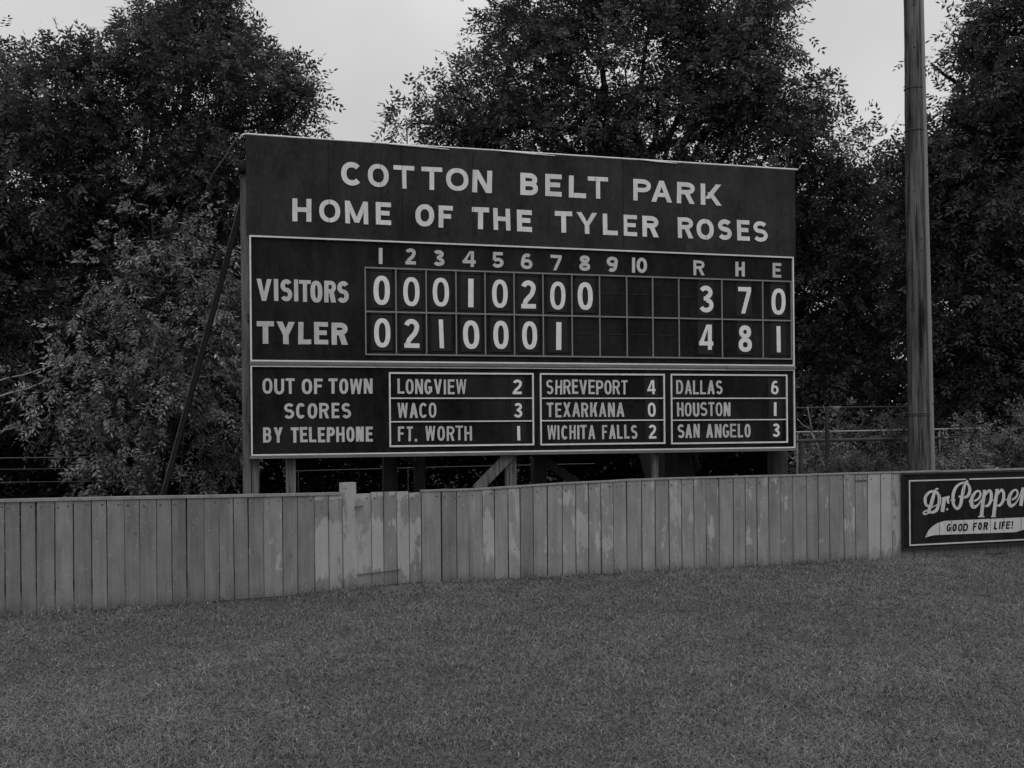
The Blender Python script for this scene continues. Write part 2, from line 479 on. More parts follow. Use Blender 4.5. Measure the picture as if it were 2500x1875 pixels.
    if c == '4':
        x = w * .62
        return [rect(x, 0, x + t, h), rect(0, h * .22, x, h * .22 + u), rect(x + t, h * .22, w, h * .22 + u), para(0, t * 1.05, h * .22 + u * .5, x - t * .35, x + t * .3, h)]
    if c == '5':
        return [rect(w * .06, h - u, w * .94, h), para(w * .03, w * .03 + t * .9, h * .48, w * .06, w * .06 + t * .9, h), strip(arc(w * .46, h * .32, w * .54 - t / 2, h * .32 - t / 2, 140, -155, 18), t)]
    if c in '69':
        P = [ring(w / 2, h * .32, w / 2, h * .32, t, u), strip([(t / 2, h * .32), (t / 2 + w * .03, h * .52)] + arc(w * .5 + t * .2, h * .66, w * .47 - t / 2, h * .34 - t / 2, 165, 50, 10), t)]
        if c == '9':
            P = [[[(w - x, h - y) for x, y in f] for f in pc] for pc in P]
        return P
    if c == '7': return [rect(0, h - u, w, h), para(w * .22, w * .22 + t, 0, w - t * 1.02, w, h - u)]
    if c == '8': return [ring(w / 2, h * .755, w * .45, h * .245, t, u), ring(w / 2, h * .27, w * .5, h * .27, t, u)]
    if c == '.': return [rect(0, 0, t, t)]
    if c == '!': return [rect(0, 0, t, t * .95), para(t * .15, t * .85, t * 1.5, 0, t, h)]
    raise ValueError(c)

JR = random.Random(5)
def paint_letters(mb, items, y, slant=0.0, ysign=-1):
    """items: (char, x0, x1, z0, z1, stroke); painted on the plane y, each piece a hair above the last"""
    for c, x0, x1, z0, z1, t in items:
        tilt = JR.gauss(0, .011); x0 += JR.gauss(0, .0025); dz = JR.gauss(0, .0025); x1 += JR.gauss(0, .003); t *= JR.uniform(.91, 1.07); roll = JR.gauss(0, .009)
        for k, piece in enumerate(glyph(c, x1 - x0, z1 - z0, t)):
            for f in piece:
                pts = [(x0 + px + (slant + tilt) * pz, y + ysign * .0004 * k, z0 + pz + dz + roll * px) for px, pz in f]
                ar = sum(pts[i][0] * pts[(i + 1) % len(pts)][2] - pts[(i + 1) % len(pts)][0] * pts[i][2] for i in range(len(pts)))
                if abs(ar) < 1e-9: continue
                mb.face(pts if ar > 0 else pts[::-1])

RELW = {'I': .34, 'W': 1.35, 'M': 1.25, 'L': .86, 'E': .88, 'F': .86, 'T': .94, '.': .34, 'A': 1.06, 'V': 1.06, 'Y': 1.04}
def word(txt, x0, x1, z0, z1, t, gap=.20):
    ws = [RELW.get(c, 1.0) for c in txt]
    tot = sum(ws) + gap * (len(txt) - 1)
    k = (x1 - x0) / tot
    out, x = [], x0
    for c, w in zip(txt, ws):
        ww = w * k if c not in 'I.' else t
        xx = x + (w * k - ww) / 2
        out.append((c, xx, xx + ww, z0, z1, t))
        x += (w + gap) * k
    return out

# ------------------------------------------------------------------ ground
g = MB()
g.face([(-150, -60, 0), (150, -60, 0), (150, 240, 0), (-150, 240, 0)])
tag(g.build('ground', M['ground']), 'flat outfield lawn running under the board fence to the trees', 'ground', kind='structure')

# ------------------------------------------------------------------ outfield fence
PATH = [(-10, 8.45), (-7, 9.95), (-5.1, 10.93), (-4.03, 11.45), (-2.55, 12.2), (-1.87, 12.72), (-1.1, 13.15), (0, 13.45), (1.2, 13.83), (2.0, 14.08), (3.72, 14.58), (4.9, 15.0), (6.2, 15.45), (7.34, 15.82), (10, 16.65), (13, 17.5)]
PA = [0.0]
for (ax, ay), (bx_, by_) in zip(PATH, PATH[1:]):
    PA.append(PA[-1] + math.hypot(bx_ - ax, by_ - ay))
def fpos(a):
    return float(np.interp(a, PA, [p[0] for p in PATH])), float(np.interp(a, PA, [p[1] for p in PATH]))
def fdir(a):
    p, q = fpos(a - .25), fpos(a + .25)
    l = math.hypot(q[0] - p[0], q[1] - p[1])
    return (q[0] - p[0]) / l, (q[1] - p[1]) / l
TOPS = [(0, 1.19), (5.49, 1.18), (6.09, 1.174), (6.71, 1.168), (7.49, 1.154), (8.36, 1.142), (9.08, 1.127), (9.28, 1.101), (9.45, 1.121), (9.93, 1.116), (10.67, 1.118), (11.17, 1.137), (11.87, 1.166), (12.57, 1.181), (12.82, 1.191), (14.07, 1.197), (15.15, 1.199), (16.12, 1.204), (16.86, 1.202), (17.91, 1.207), (18.98, 1.213), (25, 1.22)]
def ftop(a):
    return float(np.interp(a, [t[0] for t in TOPS], [t[1] for t in TOPS]))
SEAMS = [5.404, 5.527, 5.67, 5.813, 5.988, 6.163, 6.339, 6.487, 6.662, 6.811, 6.981, 7.136, 7.291, 7.475, 7.633, 7.791, 7.951, 8.12, 8.33, 8.509, 8.72, 8.903, 9.08, 9.255, 9.443, 9.602, 9.766, 9.925, 10.082, 10.157, 10.327, 10.513, 10.666, 10.839, 10.983, 11.159, 11.316, 11.481, 11.665, 11.862, 12.042, 12.212, 12.386, 12.547, 12.729, 12.94, 13.125, 13.32, 13.498, 13.671, 13.839, 14.032, 14.23, 14.402, 14.575, 14.746, 14.928, 15.105, 15.319, 15.499, 15.682, 15.907, 16.099, 16.299, 16.513, 16.696, 16.866, 17.055, 17.272, 17.474, 17.678, 17.889, 18.1, 18.306, 18.513, 18.723, 18.941, 19.159]
WEAR = {16: (.95, .15, 0), 17: (1.12, .32, 0), 18: (1.0, .1, 0), 19: (1.0, .15, 0), 20: (1.1, .86, .9), 21: (1.1, .86, .9), 22: (1.05, .80, .35), 23: (1.1, .70, 1.0), 24: (1.1, .84, .85), 25: (1.05, .36, .3), 26: (1.1, .78, .8), 27: (1.1, .70, .7),
        28: (.95, 0, 0), 29: (.97, .02, 0), 30: (.97, 0, 0), 31: (.95, .12, 0), 32: (.95, 0, 0), 33: (1.1, .66, .55), 34: (1.05, .2, 0), 35: (1.1, .5, .3), 36: (.98, .05, 0), 37: (1.08, .3, 0), 38: (1.05, .2, 0), 39: (1.06, .38, 0),
        40: (1.15, .55, .1), 41: (1.06, .38, .1), 42: (1.1, .46, .1), 43: (1.0, .1, 0), 44: (1.05, .15, 0), 45: (1.08, .25, 0), 46: (1.0, .2, 0), 47: (1.12, .5, 0), 48: (1.05, .3, 0), 49: (1.12, .28, 0), 50: (1.0, .3, 0), 51: (1.0, .1, 0), 52: (1.0, .15, 0),
        53: (1.1, .36, 0), 54: (1.1, .3, 0), 55: (1.0, .22, 0), 56: (1.08, .33, 0), 57: (.98, .15, 0), 58: (.98, .12, 0), 59: (1.05, .2, 0), 60: (.98, .15, 0), 61: (1.08, .4, 0), 62: (1.0, .25, 0), 63: (1.35, .98, .1), 64: (1.3, .92, .1), 65: (1.15, .55, 0)}
seams = list(SEAMS)
while seams[0] > .4:
    seams.insert(0, seams[0] - random.uniform(.14, .18))
n_extra = len(seams) - len(SEAMS)
while seams[-1] < 23:
    seams.append(seams[-1] + random.uniform(.18, .22))

fence = thing('board_fence', 'low outfield fence of upright weathered boards, grey with peeling paint', 'fence')
def plank(mb, a0, a1, zb, zt, wear, off=0.0, thick=.022, nails=True):
    gap = random.choice((.003, .007, .008, .009, .010))
    a0 += gap; a1 -= gap * random.uniform(.3, 1)
    off += random.uniform(-.004, .004)
    c = []
    tilt = random.uniform(-.004, .004)
    for z, k in ((zb, -tilt), (zt, tilt)):
        for a, s in ((a0, 0), (a1, 0), (a1, 1), (a0, 1)):
            x, y = fpos(a + k)
            dx, dy = fdir(a)
            x += -dy * (off + s * thick); y += dx * (off + s * thick)
            c.append((x, y, z))
    mb.hexa(c, 0, 1, wear)
    if nails:
        for fz in (random.uniform(.05, .075), random.uniform(.045, .08)):
            a = a0 + (a1 - a0) * (random.uniform(.15, .3) if fz > .06 else random.uniform(.65, .88))
            x, y = fpos(a); dx, dy = fdir(a)
            o = off - .0025
            r = random.uniform(.006, .010)
            pts = []
            for i in range(6):
                t = i * math.pi / 3
                pts.append((x - dy * o + dx * r * math.cos(t), y + dx * o + dy * r * math.cos(t), zt - fz + r * math.sin(t)))
            mb.face(pts, 1)
runs = {'left': MB(), 'gate': MB(), 'post': MB(), 'right': MB()}
for i in range(len(seams) - 1):
    j = i - n_extra
    a0, a1 = seams[i], seams[i + 1]
    if j == 28: continue
    if j == 29: a0 = seams[i - 1]
    tone, peel, bnd = WEAR.get(j, (random.uniform(.82, .95) if j < 20 else random.uniform(.9, 1.05), random.uniform(-.1, .14), 0))
    tone *= random.uniform(.88, 1.08) if j < 20 else random.uniform(.84, 1.12)
    w = (tone, peel, bnd, random.random())
    zt = ftop((a0 + a1) / 2)
    zb = -.06
    if j == 22:
        plank(runs['post'], a0, a1, zb, 1.232, w, off=-.012, thick=.09)
    elif 23 <= j <= 27:
        plank(runs['gate'], a0, a1, .012, zt - (.012 if j != 27 else .03), w, off=.006)
    elif j < 22:
        plank(runs['left'], a0, a1, zb, zt - .032, w)
    else:
        plank(runs['right'], a0, a1, zb, zt - .022, w)
for nm, key in (('board_panel', 'left'), ('board_panel', 'right')):
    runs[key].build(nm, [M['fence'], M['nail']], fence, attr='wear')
gate = runs['gate'].build('gate', [M['fence'], M['nail']], fence, attr='wear')
tag(gate, 'pale gate of five boards with peeling paint')
gp = runs['post'].build('gate_post', [M['fence'], M['nail']], fence, attr='wear')
tag(gp, 'pale board standing taller than the rest at the gate')
# gate hardware: ledge on the back, latch bar, bottom strap
h = MB()
def on_fence(a, off, z):
    x, y = fpos(a); dx, dy = fdir(a)
    return (x - dy * off, y + dx * off, z)
h.tube([on_fence(9.20, -.014, .155), on_fence(9.45, -.012, .165), on_fence(9.80, -.012, .178)], .005, 5)
h.build('strap', M['nail'], gate)
h = MB()
h.beam(on_fence(9.235, -.03, .945), on_fence(9.33, -.02, .950), .012, .012)
h.build('latch', M['nail'], gate)
h = MB()
h.beam(on_fence(9.22, .045, .93), on_fence(10.09, .045, .93), .03, .10)
h.beam(on_fence(9.22, .045, .26), on_fence(10.09, .045, .26), .03, .10)
h.build('ledge', M['post'], gate)
# cap rails and stringers
def cap(a0, a1, th, over, step, name):
    mb = MB()
    a = a0
    while a < a1 - .05:
        b = min(a + step * random.uniform(.8, 1.2), a1)
        pts = np.arange(a, b, .3).tolist() + [b]
        dz = random.uniform(-.004, .004)
        for p, q in zip(pts, pts[1:]):
            e = .003 if q == b else 0
            c = []
            for z in (-th, 0):
                for aa, o in ((p, -over), (q - e, -over), (q - e, .075), (p, .075)):
                    x, y, _ = on_fence(aa, o, 0)
                    c.append((x, y, ftop(aa) + z + dz))
            mb.hexa(c, 0, 1, (1.12, .12, 0, random.random()))
        a = b
    return mb.build(name, M['fence'], fence, attr='wear')
cap(.4, 9.06, .03, .014, 2.3, 'cap_rail')
cap(10.09, 22.9, .02, .012, 2.6, 'cap_rail')
for z in (.28, .88):
    mb = MB()
    for a in np.arange(.5, 22.5, .5):
        if 8.9 < a + .25 < 10.2: continue
        mb.beam(on_fence(a, .05, z), on_fence(a + .5, .05, z), .04, .09)
    mb.build('stringer', M['post_dark'], fence)
for a in np.arange(.8, 22.5, 2.4):
    mb = MB()
    x, y, _ = on_fence(a, .135, 0)
    mb.box(x - .045, x + .045, y - .045, y + .045, -.05, 1.12)
    mb.build('post', M['post_dark'], fence)
# little patch door near the advert
mb = MB()
mb.beam(on_fence(16.10, -.008, 1.093), on_fence(16.285, -.008, 1.096), .006, .012)
mb.build('patch_seam', M['nail'], fence)

# soil along the fence foot with its contact shadow painted in dark
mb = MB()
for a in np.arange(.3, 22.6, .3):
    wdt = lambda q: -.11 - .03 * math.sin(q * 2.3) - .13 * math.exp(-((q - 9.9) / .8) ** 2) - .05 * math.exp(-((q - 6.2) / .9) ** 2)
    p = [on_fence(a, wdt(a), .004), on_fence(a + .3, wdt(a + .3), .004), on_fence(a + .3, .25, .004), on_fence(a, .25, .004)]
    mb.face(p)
tag(mb.build('soil_shade_strip', surf('soil_with_contact_shade', .022, .95, .1, ((8, (1, 1, 1), .5), (40, (1, 1, 1), .5)))), 'dark strip of bare soil and painted contact shadow along the foot of the board fence', 'soil and shade', kind='structure')

# ------------------------------------------------------------------ scoreboard
SX, SY, SR = -3.3289, 14.0, 0.2827
RB = Matrix.Translation((SX, SY, 0)) @ Matrix.Rotation(SR, 4, 'Z')
board = thing('scoreboard', 'big black baseball scoreboard on wooden posts, COTTON BELT PARK across its top', 'scoreboard', (SX, SY, 0), SR)
# header in tall sheets
hs = [-.033, 1.015, 1.981, 2.95, 4.02, 5.125, 6.06, 7.02, 7.851]
mb = MB()
for a, b in zip(hs, hs[1:]):
    o = random.uniform(0, .005)
    mb.box(a + .0015, b - .0015, o - .002, .03 + o, 4.338, 5.622, 0, random.uniform(.95, 1.05))
mb.build('header_panel', M['header'], board, attr='tone')
mb = MB()
for a, b in zip([0, 1.43, 2.7, 3.93, 5.16, 6.64, 7.80], [1.43, 2.7, 3.93, 5.16, 6.64, 7.80]):
    o = random.uniform(0, .003)
    mb.box(a + .0012, b - .0012, o, .03 + o, 2.728, 4.316)
mb.build('line_score_panel', M['board'], board)
mb = MB()
for a, b in zip([0, 1.70, 3.82, 5.77, 7.80], [1.70, 3.82, 5.77, 7.80]):
    o = random.uniform(0, .003)
    mb.box(a + .0012, b - .0012, o, .03 + o, 1.524, 2.684)
mb.build('out_of_town_panel', M['board'], board)
# backing frame
for z in (1.9, 3.3, 4.9):
    mb = MB(); mb.box(-.03, 7.82, .036, .08, z - .05, z + .05); mb.build('back_rail', M['post_dark'], board)

# top rail: lapped light strips, the left end bent over
mb = MB()
mb.tube([(-.105, .06, 5.575), (-.08, .03, 5.618), (-.035, .012, 5.634)], [.010, .012, .012], 6)
mb.tube([(-.035, .012, 5.634), (.6, .012, 5.630), (1.5, .012, 5.627), (2.3, .012, 5.626), (3.2, .012, 5.629), (4.3, .012, 5.630), (5.6, .012, 5.632), (6.8, .012, 5.634), (7.90, .012, 5.636)], .012, 6)
mb.tube([(1.82, -.010, 5.618), (2.30, -.010, 5.607), (2.62, -.010, 5.596)], [.008, .010, .004], 5)
mb.tube([(3.35, -.010, 5.623), (3.75, -.010, 5.611), (4.12, -.010, 5.603)], [.007, .010, .004], 5)
mb.tube([(5.35, -.010, 5.630), (5.65, -.010, 5.615), (5.95, -.010, 5.607)], [.007, .009, .004], 5)
mb.build('top_rail', M['rail_top'], board)

def frame(name, x0, x1, z0, z1, w, proud, mat, wl=None):
    wl = wl or w
    mb = MB()
    mb.box(x0, x1, -proud, -.001, z1 - w, z1)
    mb.box(x0, x1, -proud, -.001, z0, z0 + w)
    mb.box(x0, x0 + wl, -proud, -.001, z0 + w, z1 - w)
    mb.box(x1 - wl, x1, -proud, -.001, z0 + w, z1 - w)
    return mb.build(name, mat, board)
frame('frame_trim', 0, 7.80, 2.730, 4.338, .020, .028, M['trim'])
frame('frame_trim', 0, 7.80, 1.526, 2.680, .018, .028, M['trim'])
mb = MB()
x = -.01
while x < 7.79:
    q = min(x + random.uniform(1.2, 2.2), 7.81)
    d = random.uniform(.040, .05)
    mb.box(x, q - .004, -d, .03, 2.6865, 2.7265); x = q
mb.build('ledge', M['ledge'], board)
mb = MB()
x = -.02
while x < 7.79:
    q = min(x + random.uniform(1.2, 2.2), 7.82)
    d = random.uniform(.040, .052)
    mb.box(x, q - .004, -d, .06, 1.488, 1.5235); x = q
mb.build('ledge', M['ledge'], board)

# inning grid
gv = [1.477, 1.882, 2.289, 2.697, 3.100, 3.509, 3.923, 4.343, 4.752, 5.159, 5.553, 5.956, 6.634, 7.290, 7.757]
gh = [2.836, 3.398, 3.974]
mb = MB()
for z in gh:
    mb.box(1.468, 7.766, -.024, -.001, z - .010, z + .010)
for x in gv:
    for z0, z1 in zip(gh, gh[1:]):
        mb.box(x - .008, x + .008, -.021, -.001, z0 + .010, z1 - .010)
mb.build('inning_grid', M['batten'], board)
# hook slots of the empty cells
mb = MB()
for (a, b, z) in [(4.79, 5.13, 3.72), (5.20, 5.52, 3.72), (5.59, 5.90, 3.72), (6.03, 6.2, 3.70), (4.43, 4.68, 3.15), (4.80, 5.1, 3.15), (5.21, 5.5, 3.15), (5.60, 5.9, 3.15)]:
    mb.box(a, b, -.006, -.001, z, z + .008)
mb.build('hook_strip', M['dash'], board)
for (x0, x1, z0, z1, d1, d2) in [(1.778, 3.777, 1.615, 2.604, 2.260, 1.949), (3.867, 5.726, 1.612, 2.604, 2.259, 1.950), (5.819, 7.681, 1.604, 2.606, 2.258, 1.946)]:
    f = frame('score_frame', x0, x1, z0, z1, .022, .022, M['trim'], .020)
    mb = MB()
    for d in (d1, d2):
        mb.box(x0 + .020, x1 - .020, -.018, -.001, d - .008, d + .008)
    mb.build('divider', M['trim'], f)

def lettering(items, mat, y):
    mb = MB(); paint_letters(mb, items, y)
    return mb.build('lettering', mat, board)
Lh = lambda s, iv, z0, z1, t: [(c, a, b, z0, z1, t) for c, (a, b) in zip(s, iv)]
HY = -.0055
lettering(Lh('COTTONBELTPARK', [(1.181, 1.464), (1.531, 1.806), (1.867, 2.15), (2.236, 2.52), (2.579, 2.886), (2.934, 3.207), (3.61, 3.876), (3.972, 4.209), (4.315, 4.566), (4.601, 4.89), (5.282, 5.546), (5.548, 5.868), (5.946, 6.219), (6.319, 6.648)], 5.043, 5.347, .068), M['white'], HY)
lettering(Lh('HOMEOFTHETYLERROSES', [(0.543, 0.79), (0.889, 1.159), (1.233, 1.526), (1.626, 1.827), (2.149, 2.406), (2.465, 2.662), (2.923, 3.165), (3.236, 3.472), (3.563, 3.771), (4.111, 4.366), (4.425, 4.738), (4.816, 5.042), (5.116, 5.333), (5.412, 5.657), (5.953, 6.202), (6.254, 6.518), (6.577, 6.808), (6.892, 7.099), (7.155, 7.393)], 4.546, 4.842, .066), M['white'], HY)
lettering(Lh('VISITORS', [(0.085, 0.272), (0.300, 0.362), (0.38, 0.537), (0.552, 0.610), (0.62, 0.766), (0.768, 0.924), (0.943, 1.092), (1.106, 1.262)], 3.508, 3.790, .056), M['white_small'], -.003)
lettering(Lh('TYLER', [(0.087, 0.297), (0.33, 0.563), (0.6, 0.77), (0.808, 0.99), (1.034, 1.245)], 2.958, 3.247, .066), M['white_small'], -.003)
colh = [('1', 1.650, 1.710), ('2', 2.01, 2.156), ('3', 2.397, 2.549), ('4', 2.794, 2.979), ('5', 3.215, 3.368), ('6', 3.615, 3.781), ('7', 4.046, 4.203), ('8', 4.459, 4.619), ('9', 4.871, 5.03), ('1', 5.248, 5.296), ('0', 5.318, 5.471), ('R', 6.196, 6.364), ('H', 6.861, 7.016), ('E', 7.462, 7.606)]
lettering([(c, a, b, 4.030, 4.243, .047) for c, a, b in colh], M['white_small'], -.003)
T1, T2, T3 = (2.316, 2.515), (2.000, 2.199), (1.690, 1.886)
lettering(word('OUT', .149, .557, *T1, .038) + word('OF', .647, .907, *T1, .038) + word('TOWN', .99, 1.563, *T1, .038)
          + word('SCORES', .415, 1.281, *T2, .039) + word('BY', .149, .395, *T3, .038) + word('TELEPHONE', .497, 1.557, *T3, .038), M['white_small'], -.003)
lettering(word('LONGVIEW', 1.893, 2.830, *T1, .032) + word('WACO', 1.893, 2.416, *T2, .032) + word('FT.', 1.897, 2.151, *T3, .032, .28) + word('WORTH', 2.261, 2.903, *T3, .032), M['white_small'], -.003)
lettering(word('SHREVEPORT', 3.964, 5.166, *T1, .031) + word('TEXARKANA', 3.966, 5.108, *T2, .031) + word('WICHITA', 3.970, 4.673, *T3, .031) + word('FALLS', 4.775, 5.307, *T3, .031), M['white_small'], -.003)
lettering(word('DALLAS', 5.911, 6.637, *T1, .032) + word('HOUSTON', 5.917, 6.752, *T2, .032) + word('SAN', 5.925, 6.268, *T3, .032) + word('ANGELO', 6.372, 7.088, *T3, .032), M['white_small'], -.003)
for o, w in zip([c for c in board.children if c.name.startswith('lettering')], ['COTTON BELT PARK', 'HOME OF THE TYLER ROSES', 'VISITORS', 'TYLER', '1 to 10 and R H E', 'OUT OF TOWN SCORES BY TELEPHONE', 'LONGVIEW, WACO, FT. WORTH', 'SHREVEPORT, TEXARKANA, WICHITA FALLS', 'DALLAS, HOUSTON, SAN ANGELO']):
    o['label'] = 'painted white lettering reading ' + w
# seams of the header sheets, dark cracks that also cut the letters
for x, z0, z1 in [(1.015, 4.36, 5.61), (1.695, 4.6, 5.5), (1.981, 4.35, 5.6), (2.95, 4.4, 5.6), (4.715, 5.25, 5.6), (5.125, 4.35, 5.61), (5.83, 5.2, 5.6), (6.40, 4.45, 5.0)]:
    mb = MB()
    w = 0.0026 if x in (1.015, 1.981, 5.125) else .0014
    mb.box(x - w, x + w, HY - .0035, HY - .002, z0, z1)
    mb.build('sheet_seam', M['slot'], board)

# posts and braces under and behind the board
def vpost(x0, x1, y0, y1, z1, mat):
    mb = MB(); mb.box(x0, x1, y0, y1, -.1, z1)
    return mb.build('post', mat, board)
vpost(-.098, -.001, .082, .19, 5.10, M['post'])
vpost(.010, .105, .10, .20, 3.0, M['post_light'])
vpost(.443, .565, .085, .18, 4.9, M['post_light'])
vpost(3.412, 3.55, .085, .19, 4.9, M['post_light'])
vpost(5.590, 5.66, .085, .18, 4.9, M['post'])
for a, b, yy in [(1.703, 1.895, 1.2), (2.126, 2.278, 1.25), (3.772, 3.979, 1.2), (5.72, 5.931, 1.2)]:
    k = (a + .708) * yy / 14.37
    vpost(a + k, b + k, yy, yy + .16, 4.6, M['post_dark'])
vpost(7.62, 7.815, .3, .48, 5.2, M['post_dark'])
mb = MB(); mb.beam((2.97, .05, 1.02), (3.84, .062, 1.86), .14, .03, (0, 1, 0)); mb.build('brace', M['post'], board)
mb = MB(); mb.beam((3.80, 1.0, 1.70), (5.0, 1.0, .85), .13, .04, (0, 1, 0)); mb.build('brace', M['post_dark'], board)
mb = MB(); mb.beam((1.98, 1.1, 1.78), (2.45, 1.1, 1.2), .05, .03, (0, 1, 0)); mb.build('brace', M['post_dark'], board)
mb = MB(); mb.tube([(-.075, .03, 5.14), (-.075, .06, 5.23), (-.075, .10, 5.30)], [.045, .06, .03], 8); mb.build('pulley', M['slot'], board, smooth=True)
# long leaning plank at the left end
def loc(p):
    return RB.inverted() @ Vector(p)
mb = MB(); mb.beam(loc((-5.19, 15.46, -.05)), loc((-3.47, 14.45, 5.02)), .055, .15, (.1, 1, 0)); mb.build('brace', M['bark'], board)
mb = MB(); mb.beam(loc((-5.224, 15.45, -.05)), loc((-3.504, 14.44, 5.02)), .011, .15, (.1, 1, 0)); tag(mb.build('brace_edge', M['post'], board), 'pale narrow edge strip of the leaning plank')

# number plates hung on the board: each one lifts off
WORDS = {'0': '0', '1': '1'}
ORD = ['first', 'second', 'third', 'fourth', 'fifth', 'sixth', 'seventh', 'eighth', 'ninth', 'tenth']
def number_plate(ch, x0, x1, z0, z1, px0, px1, pz0, pz1, t, label, proud=.016, lip=True):
    ox, oz = (px0 + px1) / 2, pz0
    w = RB @ Vector((ox, 0, oz))
    r = thing('number_plate', label, 'number plate', w, SR, 'number plates hung on the scoreboard')
    r.rotation_euler = (0, JR.gauss(0, .010), SR)
    mb = MB()
    a, b, c, d = px0 - ox, px1 - ox, 0.0, pz1 - oz
    e = .016 if lip else .006
    lean = random.uniform(-.002, .004)
    front = [(a + e, -proud + lean, c + e), (b - e, -proud + lean, c + e), (b - e, -proud, d - e), (a + e, -proud, d - e)]
    back = [(a, -.004, c), (b, -.004, c), (b, -.004, d), (a, -.004, d)]
    mb.face(front)
    for i in range(4):
        j = (i + 1) % 4
        mb.face([back[i], back[j], front[j], front[i]])
    mb.build('panel', M['plate'], r)
    if lip:
        mb = MB(); mb.box(a + .01, b - .01, -proud - .004, -.003, d + .002, d + .016)
        mb.box(a + .01, b - .01, -proud - .002, -.003, c - .016, c - .002)
        mb.build('holder', M['plate'], r)
    mb = MB(); paint_letters(mb, [(ch, x0 - ox, x1 - ox, z0 - oz, z1 - oz, t)], -proud - .0016)
    mb.build('numeral', M['numeral'], r)
row1 = [('0', 1.577, 1.797), ('0', 1.98, 2.199), ('0', 2.378, 2.599), ('1', 2.861, 2.933), ('0', 3.198, 3.416), ('2', 3.611, 3.819), ('0', 4.022, 4.244), ('0', 4.433, 4.652), ('3', 6.274, 6.496), ('7', 6.891, 7.101), ('0', 7.427, 7.658)]
row2 = [('0', 1.58, 1.8), ('2', 1.99, 2.19), ('1', 2.468, 2.527), ('0', 2.794, 3.015), ('0', 3.208, 3.425), ('0', 3.618, 3.834), ('1', 4.104, 4.178), ('4', 6.263, 6.485), ('8', 6.892, 7.109), ('1', 7.51, 7.578)]
for rowname, row, zc, zp in (('VISITORS', row1, (3.487, 3.872), (3.432, 3.935)), ('TYLER', row2, (2.928, 3.312), (2.872, 3.366))):
    for k, (c, a, b) in enumerate(row):
        m_ = (a + b) / 2
        big = a < 5
        wd = .15 if big else .13
        if big:
            lab = 'black hung plate with white %s under inning %d in the %s row' % (c, k + 1, rowname)
        else:
            col_ = {6: 'R', 7: 'H'}[int(m_)] if m_ < 7.2 else 'E'
            if 6.5 < m_ < 7.2: col_ = 'H'
            lab = 'black hung plate with white %s under the letter %s in the %s row' % (c, col_, rowname)
        number_plate(c, a, b, zc[0], zc[1], m_ - wd, m_ + wd, zp[0], zp[1], .064 if c != '1' else b - a, lab)
for town, c, a, b, z in [('LONGVIEW', '2', 3.48, 3.605, T1), ('WACO', '3', 3.486, 3.611, T2), ('FT. WORTH', '1', 3.538, 3.583, T3),
                         ('SHREVEPORT', '4', 5.457, 5.587, T1), ('TEXARKANA', '0', 5.467, 5.589, T2), ('WICHITA FALLS', '2', 5.478, 5.593, T3),
                         ('DALLAS', '6', 7.411, 7.535, T1), ('HOUSTON', '1', 7.458, 7.503, T2), ('SAN ANGELO', '3', 7.429, 7.546, T3)]:
    m_ = (a + b) / 2
    number_plate(c, a, b, z[0], z[1], m_ - .105, m_ + .105, z[0] - .035, z[1] + .038, .036 if c != '1' else .043, 'small black plate with white %s beside the town name %s' % (c, town), .010, False)

# guy cable from the bent end of the top rail down behind the small tree
mb = MB()
mb.tube([(-3.455, 14.04, 5.60), (-3.517, 14.1, 5.585), (-3.802, 14.6, 5.461), (-4.053, 15.0, 5.372), (-4.204, 15.3, 5.29), (-4.34, 15.6, 5.2), (-4.55, 16.0, 5.0), (-5.1, 17.6, 4.0), (-6.3, 20.6, 0.0)], [.011, .009, .008, .007, .007, .007, .007, .007, .007], 5)
tag(mb.build('guy_cable', M['batten']), 'thin cable curving down from the top left corner of the scoreboard', 'cable')

# ------------------------------------------------------------------ advert on the fence
AX, AY, AR = 5.4217, 15.1277, 0.32155
adv = thing('advert_sign', 'black painted drink advert with white script lettering fixed to the board fence', 'sign', (AX, AY, 0), AR)
SE = 2.70      # right border line
mb = MB()
vs = [-.055, .13, .34, .548, .752, .963, 1.136, 1.425, 1.658, 1.969, 2.17, 2.38, 2.56, 2.805]
for a, b in zip(vs, vs[1:]):
    o = random.uniform(0, .004)
    mb.box(a + .001, b - .001, o, .030, .146, 1.160, 0, random.uniform(.75, 1.3))
mb.build('panel', M['sign_board'], adv, attr='tone')
mb = MB()
mb.box(-.062, 2.812, -.016, .028, 1.161, 1.178); mb.box(-.062, 2.812, -.016, .028, .122, .145)
mb.box(-.062, -.056, -.012, .028, .145, 1.161); mb.box(2.806, 2.812, -.012, .028, .145, 1.161)
mb.build('edge_frame', M['sign_frame'], adv)
mb = MB()
y0, y1 = -.0050, -.0015
mb.box(.046, 1.006, y0, y1, 1.066, 1.084); mb.box(1.066, SE, y0, y1, 1.068, 1.086)
mb.box(.046, SE, y0, y1, .178, .197); mb.box(.046, .066, y0, y1, .197, 1.066); mb.box(SE - .02, SE, y0, y1, .197, 1.068)
mb.build('border_line', M['sign_white'], adv)

